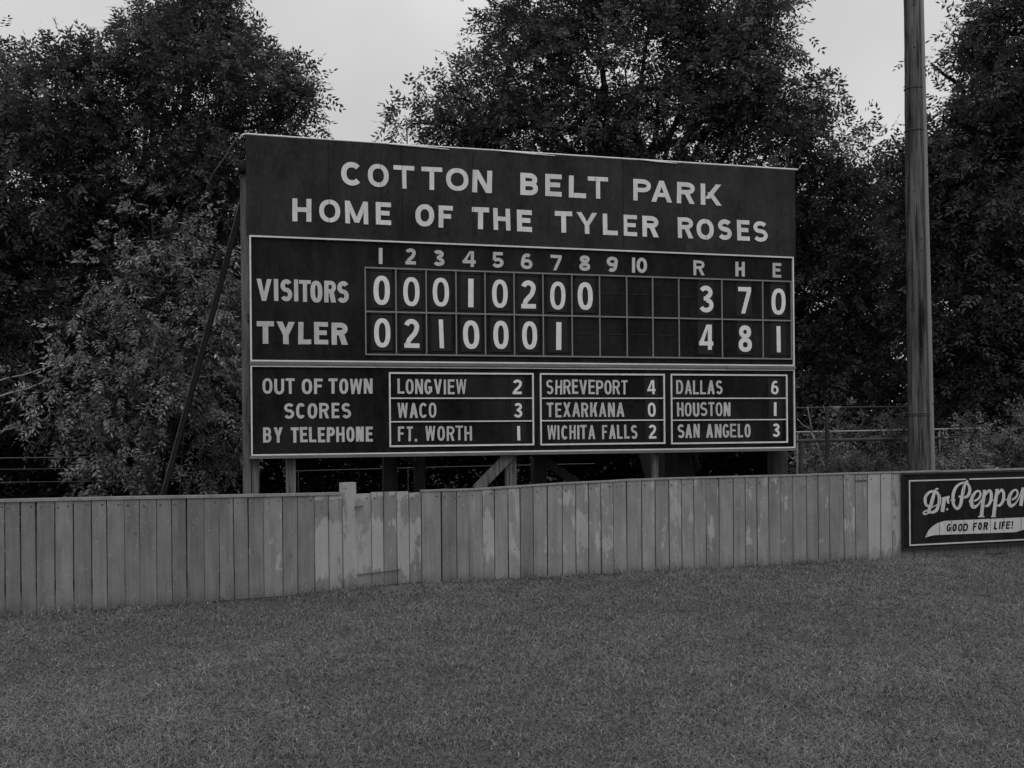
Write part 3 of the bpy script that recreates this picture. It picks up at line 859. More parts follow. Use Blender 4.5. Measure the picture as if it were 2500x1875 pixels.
def catmull(pts, w, n=7):
    P = [np.array(p, float) for p in pts]
    W = w if hasattr(w, '__len__') else [w] * len(P)
    out, ow = [], []
    for i in range(len(P) - 1):
        p0, p1, p2, p3 = P[max(i - 1, 0)], P[i], P[i + 1], P[min(i + 2, len(P) - 1)]
        for k in range(n):
            t = k / n
            q = .5 * ((2 * p1) + (-p0 + p2) * t + (2 * p0 - 5 * p1 + 4 * p2 - p3) * t * t + (-p0 + 3 * p1 - 3 * p2 + p3) * t ** 3)
            out.append(tuple(q)); ow.append(W[i] + (W[i + 1] - W[i]) * t)
    out.append(tuple(P[-1])); ow.append(W[-1])
    return out, ow
mb = MB()
lay = [0]
def stroke(pts, w):
    c, ww = catmull(pts, w)
    lay[0] += 1
    y = -.0046 - .0002 * lay[0]
    for k, f in enumerate(strip(c, ww)):
        ar = sum(f[i][0] * f[(i + 1) % 4][1] - f[(i + 1) % 4][0] * f[i][1] for i in range(4))
        f = f if ar > 0 else f[::-1]
        mb.face([(p[0], y - .00002 * (k % 40), p[1]) for p in f])
stroke([(.472, .912), (.434, .806), (.404, .719), (.371, .655)], [.045, .058, .060, .048])
stroke([(.371, .660), (.325, .654), (.283, .632), (.298, .607), (.344, .614), (.395, .640)], [.036, .024, .024, .024, .024, .03])
stroke([(.345, .632), (.392, .634), (.440, .630), (.508, .667), (.546, .755), (.551, .827), (.525, .890), (.467, .922), (.385, .910), (.327, .857), (.311, .794), (.333, .733), (.375, .714)], [.024, .03, .04, .052, .058, .056, .045, .03, .036, .05, .052, .042, .028])
stroke([(.474, .916), (.500, .950), (.538, .955)], [.030, .028, .018])
stroke([(.430, .700), (.519, .740), (.580, .795)], [.014, .012, .010])
stroke([(.640, .830), (.617, .729), (.600, .630)], [.058, .064, .062])
stroke([(.593, .812), (.668, .833)], .026)
stroke([(.642, .775), (.680, .825), (.724, .834)], [.020, .030, .040])
stroke([(.719, .838), (.692, .805), (.702, .764), (.716, .760)], [.035, .034, .042, .034])
mb.face([(.657, -.0074, .662), (.680, -.0074, .645), (.702, -.0074, .664), (.680, -.0074, .684)])
stroke([(.989, 1.022), (.960, .929), (.934, .824), (.907, .720), (.851, .668), (.796, .716), (.780, .789), (.788, .877), (.825, .956), (.892, 1.009), (.976, 1.030), (1.038, 1.006), (1.071, .942), (1.058, .874), (1.020, .833), (.959, .822)], [.046, .056, .058, .054, .040, .046, .054, .054, .048, .034, .026, .038, .052, .052, .038, .030])
stroke([(1.002, 1.022), (1.038, 1.056)], [.038, .044])
stroke([(.879, .843), (.918, .821)], .026)
stroke([(.738, .790), (.821, .786)], .024)
for dx, dz in ((0, 0), (.654, -.002)):
    stroke([(1.146 + dx, .766 + dz), (1.221 + dx, .800 + dz), (1.255 + dx, .860 + dz), (1.232 + dx, .904 + dz), (1.183 + dx, .899 + dz), (1.129 + dx, .851 + dz), (1.098 + dx, .779 + dz), (1.101 + dx, .719 + dz), (1.137 + dx, .682 + dz), (1.205 + dx, .708 + dz), (1.276 + dx, .783 + dz)],
           [.026, .034, .036, .028, .032, .052, .066, .066, .052, .032, .016])
stroke([(1.047, .766), (1.097, .767)], .016)
stroke([(1.332, .911), (1.301, .774), (1.265, .545)], [.054, .062, .062])
stroke([(1.208, .543), (1.318, .542)], .018)
stroke([(1.290, .908), (1.352, .912)], .018)
stroke([(1.339, .840), (1.397, .905), (1.440, .868), (1.432, .770), (1.385, .700), (1.325, .688)], [.018, .038, .052, .054, .040, .022])
stroke([(1.548, .914), (1.516, .768), (1.478, .538)], [.054, .062, .062])
stroke([(1.435, .535), (1.522, .537)], .016)
stroke([(1.508, .915), (1.574, .920)], .016)
stroke([(1.556, .844), (1.614, .909), (1.657, .866), (1.648, .764), (1.596, .697), (1.536, .689)], [.018, .038, .052, .054, .040, .022])
stroke([(1.446, .766), (1.506, .772)], .016)
stroke([(1.668, .767), (1.719, .770)], .016)
stroke([(2.007, .935), (1.985, .804), (1.960, .673)], [.050, .062, .062])
stroke([(1.851, .709), (1.925, .785), (1.995, .93)], [.016, .020, .030])
stroke([(1.990, .88), (2.050, .925), (2.120, .925), (2.115, .87)], [.02, .03, .045, .04])
mb.build('lettering', M['sign_white'], adv)
# slogan banner
top = [(.311, .280), (.333, .335), (.375, .389), (.433, .435), (.516, .478), (.642, .505), (1.005, .505), (1.503, .505), (2.025, .508), (2.200, .515), (2.29, .545)]
bot = [(.311, .280), (.380, .299), (.456, .310), (.53, .311), (.70, .310), (.85, .309), (1.003, .307), (1.50, .303), (1.867, .300), (2.02, .33), (2.29, .545)]
mb = MB()
for i in range(len(top) - 1):
    q = [(bot[i][0], -.0046, bot[i][1]), (bot[i + 1][0], -.0046, bot[i + 1][1]), (top[i + 1][0], -.0046, top[i + 1][1]), (top[i][0], -.0046, top[i][1])]
    if i == 0: q = q[1:] if False else [q[0], q[1], q[2]]
    if i == len(top) - 2: q = [q[0], q[1], q[3]]
    mb.face(q)
mb.build('banner', M['sign_white'], adv)
tx = [('G', .675, .753), ('O', .769, .850), ('O', .862, .945), ('D', .952, 1.043), ('F', 1.124, 1.197), ('O', 1.208, 1.292), ('R', 1.303, 1.392), ('L', 1.482, 1.555), ('I', 1.572, 1.604), ('F', 1.618, 1.694), ('E', 1.699, 1.781), ('!', 1.796, 1.826)]
mb = MB(); paint_letters(mb, [(c, a - .006, b - .018 if c not in 'I!' else b - .006, .352, .460, .025) for c, a, b in tx], -.0062, slant=.13)
mb.build('slogan', M['sign_board'], adv)
for x in vs[1:-1]:
    mb = MB(); mb.box(x - .0022, x + .0022, -.0085, -.0082, .198, 1.064); mb.build('board_joint', M['sign_frame'], adv)

# ------------------------------------------------------------------ utility pole
pole = thing('utility_pole', 'tall round wooden pole standing behind the fence right of the scoreboard', 'pole', (6.317, 17.0, 0))
def pole_x(z): return -.005 * (z - 1.2) * 1.45
mb = MB()
pz = np.linspace(-.3, 11.5, 60)
PR = random.Random(3)
mb.tube([(pole_x(z) + PR.gauss(0, .0018), 0, z) for z in pz], [.182 - .0072 * (z - 1.2) + PR.gauss(0, .0022) for z in pz], 24)
mb.build('shaft', M['pole'], pole, smooth=True)
mb = MB()
a0 = math.radians(-36)
for z, zz in zip(pz[1:-1], pz[2:]):
    q = []
    for t in (z, zz):
        r = .182 - .0072 * (t - 1.2)
        cx, cy = pole_x(t) + math.cos(a0) * r, math.sin(a0) * r
        e1 = Vector((-math.sin(a0), math.cos(a0), 0)); e2 = Vector((math.cos(a0), math.sin(a0), 0))
        hw = .05 - .0012 * t
        for u, v in ((-hw, -.02), (-hw, .028), (hw, .028), (hw, -.02)):
            p = Vector((cx, cy, t)) + e1 * u + e2 * v
            q.append(p)
    mb.hexa([q[1], q[2], q[3], q[0], q[5], q[6], q[7], q[4]])
mb.build('wire_moulding', M['moulding'], pole)
mb = MB()  # dark strip added to paint the shadow gap beside the moulding
a1 = math.radians(-58)
for z, zz in zip(pz[1:-1], pz[2:]):
    p = []
    for t in (z, zz):
        r = .182 - .0072 * (t - 1.2) + .001
        p.append(Vector((pole_x(t) + math.cos(a1) * r, math.sin(a1) * r, t)))
    mb.beam(p[0], p[1], .014, .010, (0, 1, 0))
mb.build('gap_shadow_strip', M['nail'], pole)
mb = MB()
for k in range(26):
    z = 1.3 + k * .29 + random.uniform(-.1, .1)
    a = math.radians(random.choice([-75, -85, -100, -120, -150, -165, -40]) + random.uniform(-4, 4))
    r = .182 - .0072 * (z - 1.2)
    rr = r + (.03 if a > math.radians(-50) else 0)
    mb.tube([(pole_x(z) + math.cos(a) * (r - .01), math.sin(a) * (r - .01), z), (pole_x(z) + math.cos(a) * (rr + .012), math.sin(a) * (rr + .012), z)], random.uniform(.008, .014), 6)
mb.build('bolt', M['nail'], pole)
for z in (2.0, 2.03, 7.05, 6.4):
    mb = MB()
    r = .190 - .0072 * (z - 1.2)
    mb.tube([(pole_x(z) + math.cos(a) * r, math.sin(a) * r, z) for a in np.linspace(0, 2 * math.pi, 25)], .006, 5, cap=False)
    mb.build('wire_band', M['wire'], pole)

# ------------------------------------------------------------------ rails, lattice and odd posts behind the fence
def rail(name, label, pts, posts, r, mat, wires=()):
    t = thing(name, label, 'railing', (pts[0][0], pts[0][1], 0))
    o = Vector((pts[0][0], pts[0][1], 0))
    mb = MB(); mb.tube([Vector(p) - o for p in pts], r, 8); mb.build('top_rail', mat, t)
    for z in wires:
        mb = MB(); mb.tube([Vector((p[0], p[1], z)) - o for p in pts], r * .6, 6); mb.build('lower_rail', mat, t)
    for x, y, z in posts:
        mb = MB(); mb.tube([Vector((x, y, -.1)) - o, Vector((x, y, z)) - o], r * 1.05, 8); mb.build('post', mat, t)
    return t
rail('pipe_railing', 'pale pipe rail with posts behind the utility pole', [(3.6, 20.0, 1.74), (5.2, 20, 1.75), (6.8, 20, 1.765), (8.54, 20, 1.79)], [(8.54, 20, 1.79), (6.77, 20, 1.75), (7.8, 20.02, 1.76), (5.2, 20.02, 1.74)], .016, M['metal'])
rail('pipe_railing', 'dark rusty pipe rail crossing just behind the utility pole', [(3.2, 17.4, 1.61), (4.69, 18, 1.61), (7.2, 19.5, 1.62), (9.79, 21, 1.63), (14, 23, 1.63)], [(4.75, 18.04, 1.6), (9.0, 20.6, 1.62), (11.5, 21.9, 1.62)], .030, M['metal_dark'])
rail('pipe_railing', 'pale pipe rail low behind the scoreboard posts', [(-4.2, 20, 1.12), (-1.56, 20, 1.17), (-.12, 20, 1.19), (1.5, 20, 1.21)], [(-3.9, 20, 1.12), (-1.9, 20, 1.16), (.4, 20, 1.19)], .007, M['wire'], ())
rail('pipe_railing', 'pale pipe rail at the left edge in front of the dark trees', [(-14, 18.3, 1.43), (-8.6, 18.5, 1.44), (-6.9, 18.6, 1.44), (-4.6, 18.7, 1.44)], [(-11, 18.4, 1.43), (-9.2, 18.48, 1.43), (-6.0, 18.63, 1.44)], .009, M['wire'], (1.25, 1.03))
# lattice wire fence
lt = thing('chain_link_fence', 'wire mesh fence of large diamonds behind the weeds right of the scoreboard', 'fence', (5.2, 22, 0))
mb = MB()
X0, X1, Z0, Z1 = 0.0, 9.0, .1, 2.22
s = .20
k = -int((Z1 - Z0) / s) - 1
while k * s < X1:
    for sg_ in (1, -1):
        pts = []
        for z in (Z0, Z1):
            x = k * s + (z - Z0) if sg_ > 0 else k * s + (Z1 - z)
            pts.append((x, z))
        (xa, za), (xb, zb) = pts
        def clip(x, xa=xa, za=za, xb=xb, zb=zb): return za + (zb - za) * (x - xa) / (xb - xa)
        lo, hi = max(min(xa, xb), X0), min(max(xa, xb), X1)
        if hi - lo > .05:
            mb.tube([(lo, .004 * sg_, clip(lo)), (hi, .004 * sg_, clip(hi))], .004, 4, cap=False)
    k += 1
mb.build('wire_mesh', M['wire'], lt)
mb = MB(); mb.tube([(0, 0, 2.23), (4.5, 0, 2.24), (9, 0, 2.26)], .016, 6); mb.build('top_rail', M['metal_dark'], lt)
for x in (.3, 2.8, 5.3, 8.2):
    mb = MB(); mb.tube([(x, .03, -.1), (x, .03, 2.28)], .024, 8); mb.build('post', M['metal_dark'], lt)
# thin post with flared cone
lp = thing('yard_lamp', 'thin dark post with a pale flared cone beside its top, right of the scoreboard', 'lamp post', (5.165, 18, 0))
mb = MB(); mb.beam((0, 0, -.1), (0, 0, 2.16), .05, .05, (0, 1, 0)); mb.build('post', M['post_dark'], lp)
mb = MB(); mb.tube([(.0, .0, 2.08), (.12, .0, 2.10)], .012, 6)
mb.build('arm', M['metal_dark'], lp)
mb = MB()
prof = [(.0, 2.06), (.015, 2.07), (.03, 2.10), (.10, 2.168), (.094, 2.172), (.02, 2.115)]
base = len(mb.v)
for r, z in prof:
    for i in range(14):
        a = 2 * math.pi * i / 14
        mb.v.append((.135 + r * math.cos(a), r * math.sin(a), z))
for j in range(len(prof) - 1):
    for i in range(14):
        a, b = j * 14 + i, j * 14 + (i + 1) % 14
        mb.f.append((a, b, b + 14, a + 14)); mb.mi.append(0); mb.tone.append(1); mb.wear.append((1, 0, 0, 0))
mb.build('shade', M['metal'], lp, smooth=True)
# bleached branches leaning by the right end of the scoreboard
mb = MB()
def wob(a, b, n=7, k=.05):
    a, b = Vector(a), Vector(b)
    return [a + (b - a) * (i / n) + Vector((random.uniform(-k, k), random.uniform(-k, k), random.uniform(-k, k))) * (0 if i == 0 else 1) for i in range(n + 1)]
mb.tube(wob((5.75, 18.6, 0), (5.05, 18.5, 1.75)), [.03, .03, .028, .026, .024, .02, .018, .014], 6)
mb.tube(wob((5.05, 18.5, 1.75), (5.0, 18.5, 2.25), 4), [.016, .014, .012, .009, .006], 6)
mb.tube(wob((5.05, 18.5, 1.75), (4.8, 18.5, 2.0), 4), [.014, .012, .010, .008, .005], 6)
mb.tube(wob((5.2, 18.5, 1.5), (5.25, 18.4, 2.2), 4), [.014, .012, .010, .008, .005], 6)
tag(mb.build('dead_branch', M['deadwood'], smooth=True), 'bleached forked dead branch leaning beside the right end of the scoreboard', 'branch')
mb = MB()
mb.tube(wob((-9.3, 17.6, 2.1), (-7.0, 17.3, 2.77), 7, .02), [.022, .022, .02, .02, .018, .015, .012, .008], 6)
mb.tube(wob((-9.3, 17.6, 2.1), (-9.5, 18.0, 0), 4, .03), .03, 6)
tag(mb.build('dead_branch', M['deadwood'], smooth=True), 'longer pale bare branch slanting from the left edge into the small tree', 'branch')
mb = MB()
mb.tube(wob((-9.3, 18.1, 2.45), (-7.5, 18, 2.97), 7, .02), [.02, .02, .018, .016, .014, .012, .010, .006], 6)
mb.tube(wob((-9.3, 18.1, 2.45), (-9.5, 18.0, 0), 4, .03), .03, 6)
tag(mb.build('dead_branch', M['deadwood'], smooth=True), 'shorter pale bare branch slanting in above the longer one at the left edge', 'branch')

# ------------------------------------------------------------------ trees
def unit(v): return v / (np.linalg.norm(v, axis=-1, keepdims=True) + 1e-9)
def leaves(lobes, n_cl, per, nl, ll, lw, droop, seed, up=.35, shell=.5, spread=.14, tone_sd=.35, trim=.0):
    """compound leaves spread through the lobes; returns V, F, tone, cluster centres"""
    r = np.random.default_rng(seed)
    Lb = np.array(lobes, float)
    Lb[:, 3:6] = np.maximum(Lb[:, 3:6] - trim, np.minimum(Lb[:, 3:6], .12))
    wgt = (Lb[:, 3] * Lb[:, 5] + Lb[:, 4] * (Lb[:, 3] + Lb[:, 5]) * .5)
    idx = r.choice(len(Lb), n_cl, p=wgt / wgt.sum())
    d = unit(r.normal(size=(n_cl, 3)))
    rad = shell + (1 - shell) * r.random(n_cl) ** .7
    rad *= 1 + .10 * r.normal(size=n_cl)
    R = Lb[idx][:, [3, 4, 5]]
    c = Lb[idx][:, :3] + d * R * rad[:, None]
    keep = c[:, 2] > .05
    c, d, R = c[keep], d[keep], R[keep]
    o = unit(d / R + r.normal(size=c.shape) * .45 + np.array([0, 0, up]))
    ctone = np.exp(r.normal(size=len(c)) * tone_sd * .5)
    # compound leaves
    P = np.repeat(c, per, 0) + r.normal(size=(len(c) * per, 3)) * spread
    D = unit(np.repeat(o, per, 0) + r.normal(size=(len(c) * per, 3)) * .65 + np.array([0, 0, -droop]))
    L = ll * (nl * .30) * r.uniform(.75, 1.25, len(P))
    nrm = unit(np.array([0, 0, 1.]) + r.normal(size=P.shape) * .55 + np.array([0, -.35, 0]))
    S = unit(np.cross(D, nrm)); nrm = np.cross(S, D)
    tl = np.repeat(ctone, per) * np.exp(r.normal(size=len(P)) * tone_sd * .5)
    Vs, Ts = [], []
    for k in range(nl):
        f = (k // 2 + 1) / (nl // 2 + 1) * r.uniform(.85, 1.12, len(P))
        side = 1 if k % 2 == 0 else -1
        if k == nl - 1: side, f = 0, np.ones(len(P))
        b = P + D * (L * f)[:, None] - np.array([0, 0, 1.]) * (droop * L * f * f * .6)[:, None]
        dd = unit(D * (.45 if side else 1) + S * side * r.uniform(.55, 1.15, len(P))[:, None] + nrm * r.uniform(-.3, .25, len(P))[:, None] + np.array([0, 0, -.25 * droop - .1]))
        s2 = unit(np.cross(dd, nrm) + r.normal(size=P.shape) * .25)
        l = ll * r.uniform(.7, 1.2, len(P)); w = lw * r.uniform(.75, 1.25, len(P))
        tip = b + dd * l[:, None]; m = b + dd * (l * .45)[:, None]
        Vs.append(np.stack([b, m + s2 * w[:, None] / 2, tip, m - s2 * w[:, None] / 2], 1))
        Ts.append(tl * np.exp(r.normal(size=len(P)) * tone_sd * .6))
    V = np.concatenate(Vs).reshape(-1, 3)
    F = np.arange(len(V)).reshape(-1, 4)
    return V, F, np.concatenate(Ts), c

def limb_path(a, b, r, n=6, sag=.0):
    a, b = np.array(a, float), np.array(b, float)
    L = np.linalg.norm(b - a)
    pts = []
    for i in range(n + 1):
        t = i / n
        p = a + (b - a) * t
        p[2] += sag * L * math.sin(math.pi * t)
        if 0 < i < n: p += r.normal(size=3) * L * .035
        pts.append(tuple(p))
    return pts

def tree(name, label, base, trunk_top, r0, lobes, n_cl, per, nl, ll, lw, mat, seed, droop=.3, group=None, twigs=260, **kw):
    t = thing(name, label, 'tree', base, 0, group)
    O = np.array(base)
    V, F, T, c = leaves(lobes, n_cl, per, nl, ll, lw, droop, seed, **kw)
    r = np.random.default_rng(seed + 1)
    mb = MB()
    top = np.array(trunk_top, float)
    tp = limb_path(np.array(base) - np.array([0, 0, .2]), top, r, 7)
    mb.tube([np.array(p) - O for p in tp], np.linspace(r0, r0 * .55, len(tp)).tolist(), 9)
    Lb = np.array(lobes)
    joints = []
    for lb in Lb:
        f = r.uniform(.45, 1.0)
        st = np.array(tp[int(round(f * (len(tp) - 1)))])
        pth = limb_path(st, lb[:3] + np.array([0, 0, -.15 * lb[5]]), r, 6, .06)
        rr = np.linspace(r0 * .30, .02, len(pth)).tolist()
        mb.tube([np.array(p) - O for p in pth], rr, 7)
        joints += [np.array(p) for p in pth[3:]]
    J = np.array(joints)
    for ci in c[r.choice(len(c), min(twigs, len(c)), replace=False)]:
        j = J[np.argmin(((J - ci) ** 2).sum(1))]
        pth = limb_path(j, ci, r, 4, .04)
        mb.tube([np.array(p) - O for p in pth], [.022, .018, .014, .010, .006], 4, cap=False)
    mb.build('trunk', M['bark'], t, smooth=True)
    quads_object('crown', V - O, F, T, mat, t)
    return t

OAK_LEFT = [(-6.97, 24.0, 9.79, 1.72, 2.2, 1.52), (-5.32, 23.4, 9.18, 1.09, 1.6, 1.09), (-4.59, 23.2, 8.62, 0.68, 1.0, 0.64), (-4.38, 23.4, 9.37, 0.44, 0.7, 0.39), (-7.78, 24.0, 10.2, 0.91, 1.4, 0.86), (-6.64, 24.3, 10.91, 0.87, 1.4, 0.77), (-7.79, 24.2, 10.83, 0.77, 1.0, 0.61), (-6.91, 24.2, 11.39, 0.92, 1.0, 0.51), (-9.5, 23.0, 8.78, 1.36, 2, 1.16), (-10.84, 23.6, 9.08, 1.09, 1.6, 1.14), (-8.63, 23.4, 9.26, 0.89, 1.4, 0.84), (-12.65, 24.0, 8.53, 1.72, 2.4, 1.82), (-8.21, 24.3, 7.54, 2.56, 2.4, 1.54), (-9.98, 23.4, 7.15, 1.87, 2.2, 1.48), (-6.01, 23.7, 7.38, 1.5, 1.8, 1.1), (-12.47, 24.0, 6.3, 2.02, 2.4, 1.92), (-9.81, 24.4, 4.91, 2.37, 2.2, 1.65), (-7.25, 25.2, 5.83, 1.81, 2.0, 1.59), (-12.03, 24.5, 3.49, 2.27, 2.2, 1.65), (-9.16, 25.4, 2.99, 2.79, 2.0, 1.61), (-6.46, 26.2, 3.77, 1.77, 1.8, 2.21)]
OAK_MID = [(2.6, 24.5, 10.07, 2.17, 2.4, 1.55), (0.62, 24.1, 9.75, 1.12, 1.6, 1.12), (-0.4, 24.1, 9.25, 0.91, 1.2, 0.81), (-1.32, 24.1, 8.96, 0.76, 1.0, 0.66), (-2.14, 24.2, 8.67, 0.56, 0.7, 0.39), (-0.13, 24.5, 10.82, 0.62, 1.0, 0.67), (1.06, 24.5, 11.23, 1.24, 1.6, 1.03), (3.13, 24.5, 12.03, 1.96, 2.0, 1.14), (4.72, 24.2, 11.28, 1.22, 1.8, 1.12), (4.85, 23.9, 9.65, 1.41, 1.8, 1.31), (5.66, 24.1, 10.32, 0.56, 1.0, 0.71), (5.85, 23.9, 8.83, 1.06, 1.5, 0.96), (6.56, 23.9, 8.88, 0.5, 0.9, 0.6), (3.43, 23.9, 8.35, 2.22, 2.0, 1.01), (0.61, 24.1, 8.33, 1.93, 1.6, 0.71), (7.01, 24.1, 7.87, 0.91, 1.2, 0.71), (-1.02, 24.1, 8.35, 1.02, 1.0, 0.46), (5.49, 23.7, 7.78, 1.3, 1.4, 0.8), (5.92, 24.5, 11.7, 0.62, 1.0, 0.62), (6.86, 24.7, 6.77, 1.15, 1.6, 1.15), (7.86, 24.9, 6.59, 1.16, 1.6, 1.16), (7.15, 24.7, 5.0, 1.35, 1.8, 1.25), (8.29, 25.3, 4.75, 0.96, 1.4, 1.17), (7.41, 24.9, 3.24, 1.37, 1.7, 1.0), (5.45, 26.0, 5.84, 1.64, 1.6, 2.19), (1.63, 26.3, 5.92, 2.77, 1.8, 2.44), (-1.15, 26.5, 5.53, 2.24, 1.8, 2.79)]
OAK_RIGHT = [(9.9, 21.5, 9.63, 1.0, 1.6, 1.18), (9.0, 21.3, 9.47, 0.36, 0.7, 0.67), (9.35, 21.3, 8.3, 0.81, 1.2, 0.81), (8.85, 21.3, 7.5, 0.72, 1.1, 0.81), (8.02, 21.5, 7.2, 0.41, 0.7, 0.63), (7.48, 21.5, 7.61, 0.15, 0.25, 0.41), (7.57, 21.5, 7.15, 0.25, 0.35, 0.25), (8.33, 21.5, 6.56, 0.73, 1.1, 0.68), (10.43, 21.9, 7.37, 1.2, 2, 1.39), (9.41, 21.7, 5.86, 1.37, 2.0, 1.37), (8.03, 21.8, 5.71, 0.64, 1.1, 1.01), (8.78, 22.0, 4.35, 1.21, 1.9, 1.39), (10.31, 22.1, 4.06, 1.3, 2.1, 1.68), (11.36, 21.9, 8.01, 1.29, 2.0, 1.85), (11.72, 22.1, 5.17, 1.3, 2.2, 2.05), (9.31, 22.4, 2.97, 1.23, 1.6, 0.76), (10.81, 22.4, 2.58, 1.42, 1.8, 0.76), (8.34, 21.7, 9.07, 0.11, 0.15, 0.32)]
SMALL_TREE = [(-5.76, 17.7, 5.01, 0.52, 0.8, 0.52), (-5.0, 17.9, 4.66, 0.64, 1.0, 0.68), (-6.26, 17.4, 4.3, 0.55, 0.8, 0.55), (-5.35, 17.3, 3.91, 0.95, 1.0, 0.73), (-4.63, 17.9, 3.75, 0.38, 0.7, 0.75), (-6.16, 17.1, 3.1, 0.87, 0.9, 0.65), (-6.95, 16.9, 2.46, 0.61, 0.7, 0.46), (-5.77, 17.0, 2.38, 0.72, 0.9, 0.57), (-7.24, 16.9, 2.03, 0.32, 0.4, 0.32), (-6.32, 17.1, 1.74, 0.5, 0.6, 0.43), (-5.26, 17.7, 2.84, 0.75, 0.9, 0.82), (-4.7, 18.1, 2.1, 0.46, 0.7, 0.92), (-6.47, 17.3, 1.23, 0.29, 0.4, 0.4), (-5.99, 17.6, 1.28, 0.45, 0.6, 0.52), (-4.82, 18.1, 5.38, 0.31, 0.5, 0.38), (-5.22, 18.3, 1.49, 0.54, 0.6, 0.54)]
WOODS = [(-20.95, 31.0, 6.87, 2.48, 2.5, 1.7), (-17.57, 32.0, 7.54, 2.56, 2.5, 1.75), (-12.68, 30.0, 6.64, 2.4, 2.5, 1.64), (-9.44, 31.0, 7.03, 2.48, 2.5, 1.7), (-6.1, 32.0, 7.16, 2.56, 2.5, 1.75), (-4.41, 30.5, 6.64, 2.44, 2.5, 1.67), (-1.86, 31.0, 6.7, 2.48, 2.5, 1.7), (1.32, 32.0, 7.36, 2.56, 2.5, 1.75), (4.55, 31.0, 7.42, 2.48, 2.5, 1.7), (7.69, 30.5, 6.79, 2.44, 2.5, 1.67), (11.21, 31.0, 7.1, 2.48, 2.5, 1.7), (14.82, 32.0, 7.51, 2.56, 2.5, 1.75), (18.28, 31.0, 7.3, 2.48, 2.5, 1.7), (22.19, 31.0, 7.0, 2.48, 2.5, 1.7), (-20.98, 31.0, 3.47, 2.75, 2.5, 2.22), (-17.61, 32.0, 3.76, 2.83, 2.5, 2.29), (-12.71, 30.0, 3.35, 2.66, 2.5, 2.15), (-9.47, 31.0, 3.63, 2.75, 2.5, 2.22), (-6.13, 32.0, 3.92, 2.83, 2.5, 2.29), (-2.68, 31.0, 3.56, 2.75, 2.5, 2.22), (1.28, 32.0, 3.58, 2.83, 2.5, 2.29), (4.51, 31.0, 3.5, 2.75, 2.5, 2.22), (7.66, 30.5, 3.44, 2.7, 2.5, 2.19), (11.18, 31.0, 3.57, 2.75, 2.5, 2.22), (14.78, 32.0, 3.46, 2.83, 2.5, 2.29), (18.24, 31.0, 3.37, 2.75, 2.5, 2.22), (22.16, 31.0, 3.08, 2.75, 2.5, 2.22), (-23.7, 35.0, 2.06, 3.84, 2.5, 2.51), (-18.83, 35.0, 2.02, 3.84, 2.5, 2.51), (-13.96, 35.0, 1.97, 3.84, 2.5, 2.51), (-9.09, 35.0, 1.93, 3.84, 2.5, 2.51), (-4.22, 35.0, 1.88, 3.84, 2.5, 2.51), (0.65, 35.0, 1.84, 3.84, 2.5, 2.51), (5.52, 35.0, 1.8, 3.84, 2.5, 2.51), (10.39, 35.0, 1.75, 3.84, 2.5, 2.51), (15.26, 35.0, 1.71, 3.84, 2.5, 2.51), (20.13, 35.0, 1.66, 3.84, 2.5, 2.51), (25.0, 35.0, 1.62, 3.84, 2.5, 2.51), (-22.36, 33.0, 0.93, 2.92, 2, 1.67), (-18.18, 33.0, 0.9, 2.92, 2, 1.67), (-14.01, 33.0, 0.86, 2.92, 2, 1.67), (-10.11, 33.0, 0.82, 2.92, 2, 1.67), (-6.36, 33.0, 0.79, 2.92, 2, 1.67), (-2.88, 33.0, 0.76, 2.92, 2, 1.67), (1.3, 33.0, 0.72, 2.92, 2, 1.67), (4.78, 33.0, 0.69, 2.92, 2, 1.67), (8.26, 33.0, 0.65, 2.92, 2, 1.67), (11.51, 32.0, 0.66, 2.83, 2, 1.62), (14.75, 32.0, 0.63, 2.83, 2, 1.62), (18.21, 31.0, 0.63, 2.75, 2, 1.57), (22.14, 31.0, 0.59, 2.75, 2, 1.57)]
tree('shade_tree', 'big dark shade tree filling the left side behind the small pale tree', (-8.3, 24.6, 0), (-8.0, 24.3, 7.2), .34, OAK_LEFT, 2700, 10, 9, .135, .050, M['leaf_mid'], 11, group='big shade trees behind the fence', spread=.20, trim=.26)
tree('shade_tree', 'big dark shade tree rising behind the middle of the scoreboard', (3.0, 25.2, 0), (3.0, 24.6, 8.0), .36, OAK_MID, 2300, 10, 9, .135, .050, M['leaf'], 23, group='big shade trees behind the fence', spread=.20, trim=.17)
tree('shade_tree', 'big dark shade tree at the right edge behind the utility pole', (10.2, 22.6, 0), (9.9, 22.0, 7.0), .32, OAK_RIGHT, 1900, 10, 9, .130, .047, M['leaf'], 37, group='big shade trees behind the fence', spread=.20, trim=.26)
tree('small_tree', 'small pale leaved tree with drooping sprays left of the scoreboard', (-5.7, 17.9, 0), (-5.7, 17.7, 2.6), .10, SMALL_TREE, 250, 9, 9, .095, .034, M['leaf_pale'], 41, droop=.5, up=.4, twigs=200, spread=.13, shell=.7, tone_sd=.55)
# stump and old trunks under the scoreboard
st = MB()
st.tube([(2.62, 16.5, -.1), (2.60, 16.5, .6), (2.60, 16.5, 1.15), (2.55, 16.5, 1.42), (2.50, 16.5, 1.7), (2.50, 16.5, 2.6)], [.20, .18, .17, .13, .08, .05], 9)
st.tube([(2.66, 16.45, 1.0), (2.78, 16.4, 1.25), (2.72, 16.4, 1.5)], [.06, .05, .02], 6)
tag(st.build('old_trunk', M['bark'], smooth=True), 'knobbly old trunk standing just behind the scoreboard posts', 'trunk')

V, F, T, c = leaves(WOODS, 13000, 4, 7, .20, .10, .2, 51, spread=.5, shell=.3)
tag(quads_object('woods', V, F, T, M['leaf_wood']), 'dark wood closing the view behind the shade trees', 'woods', kind='stuff')

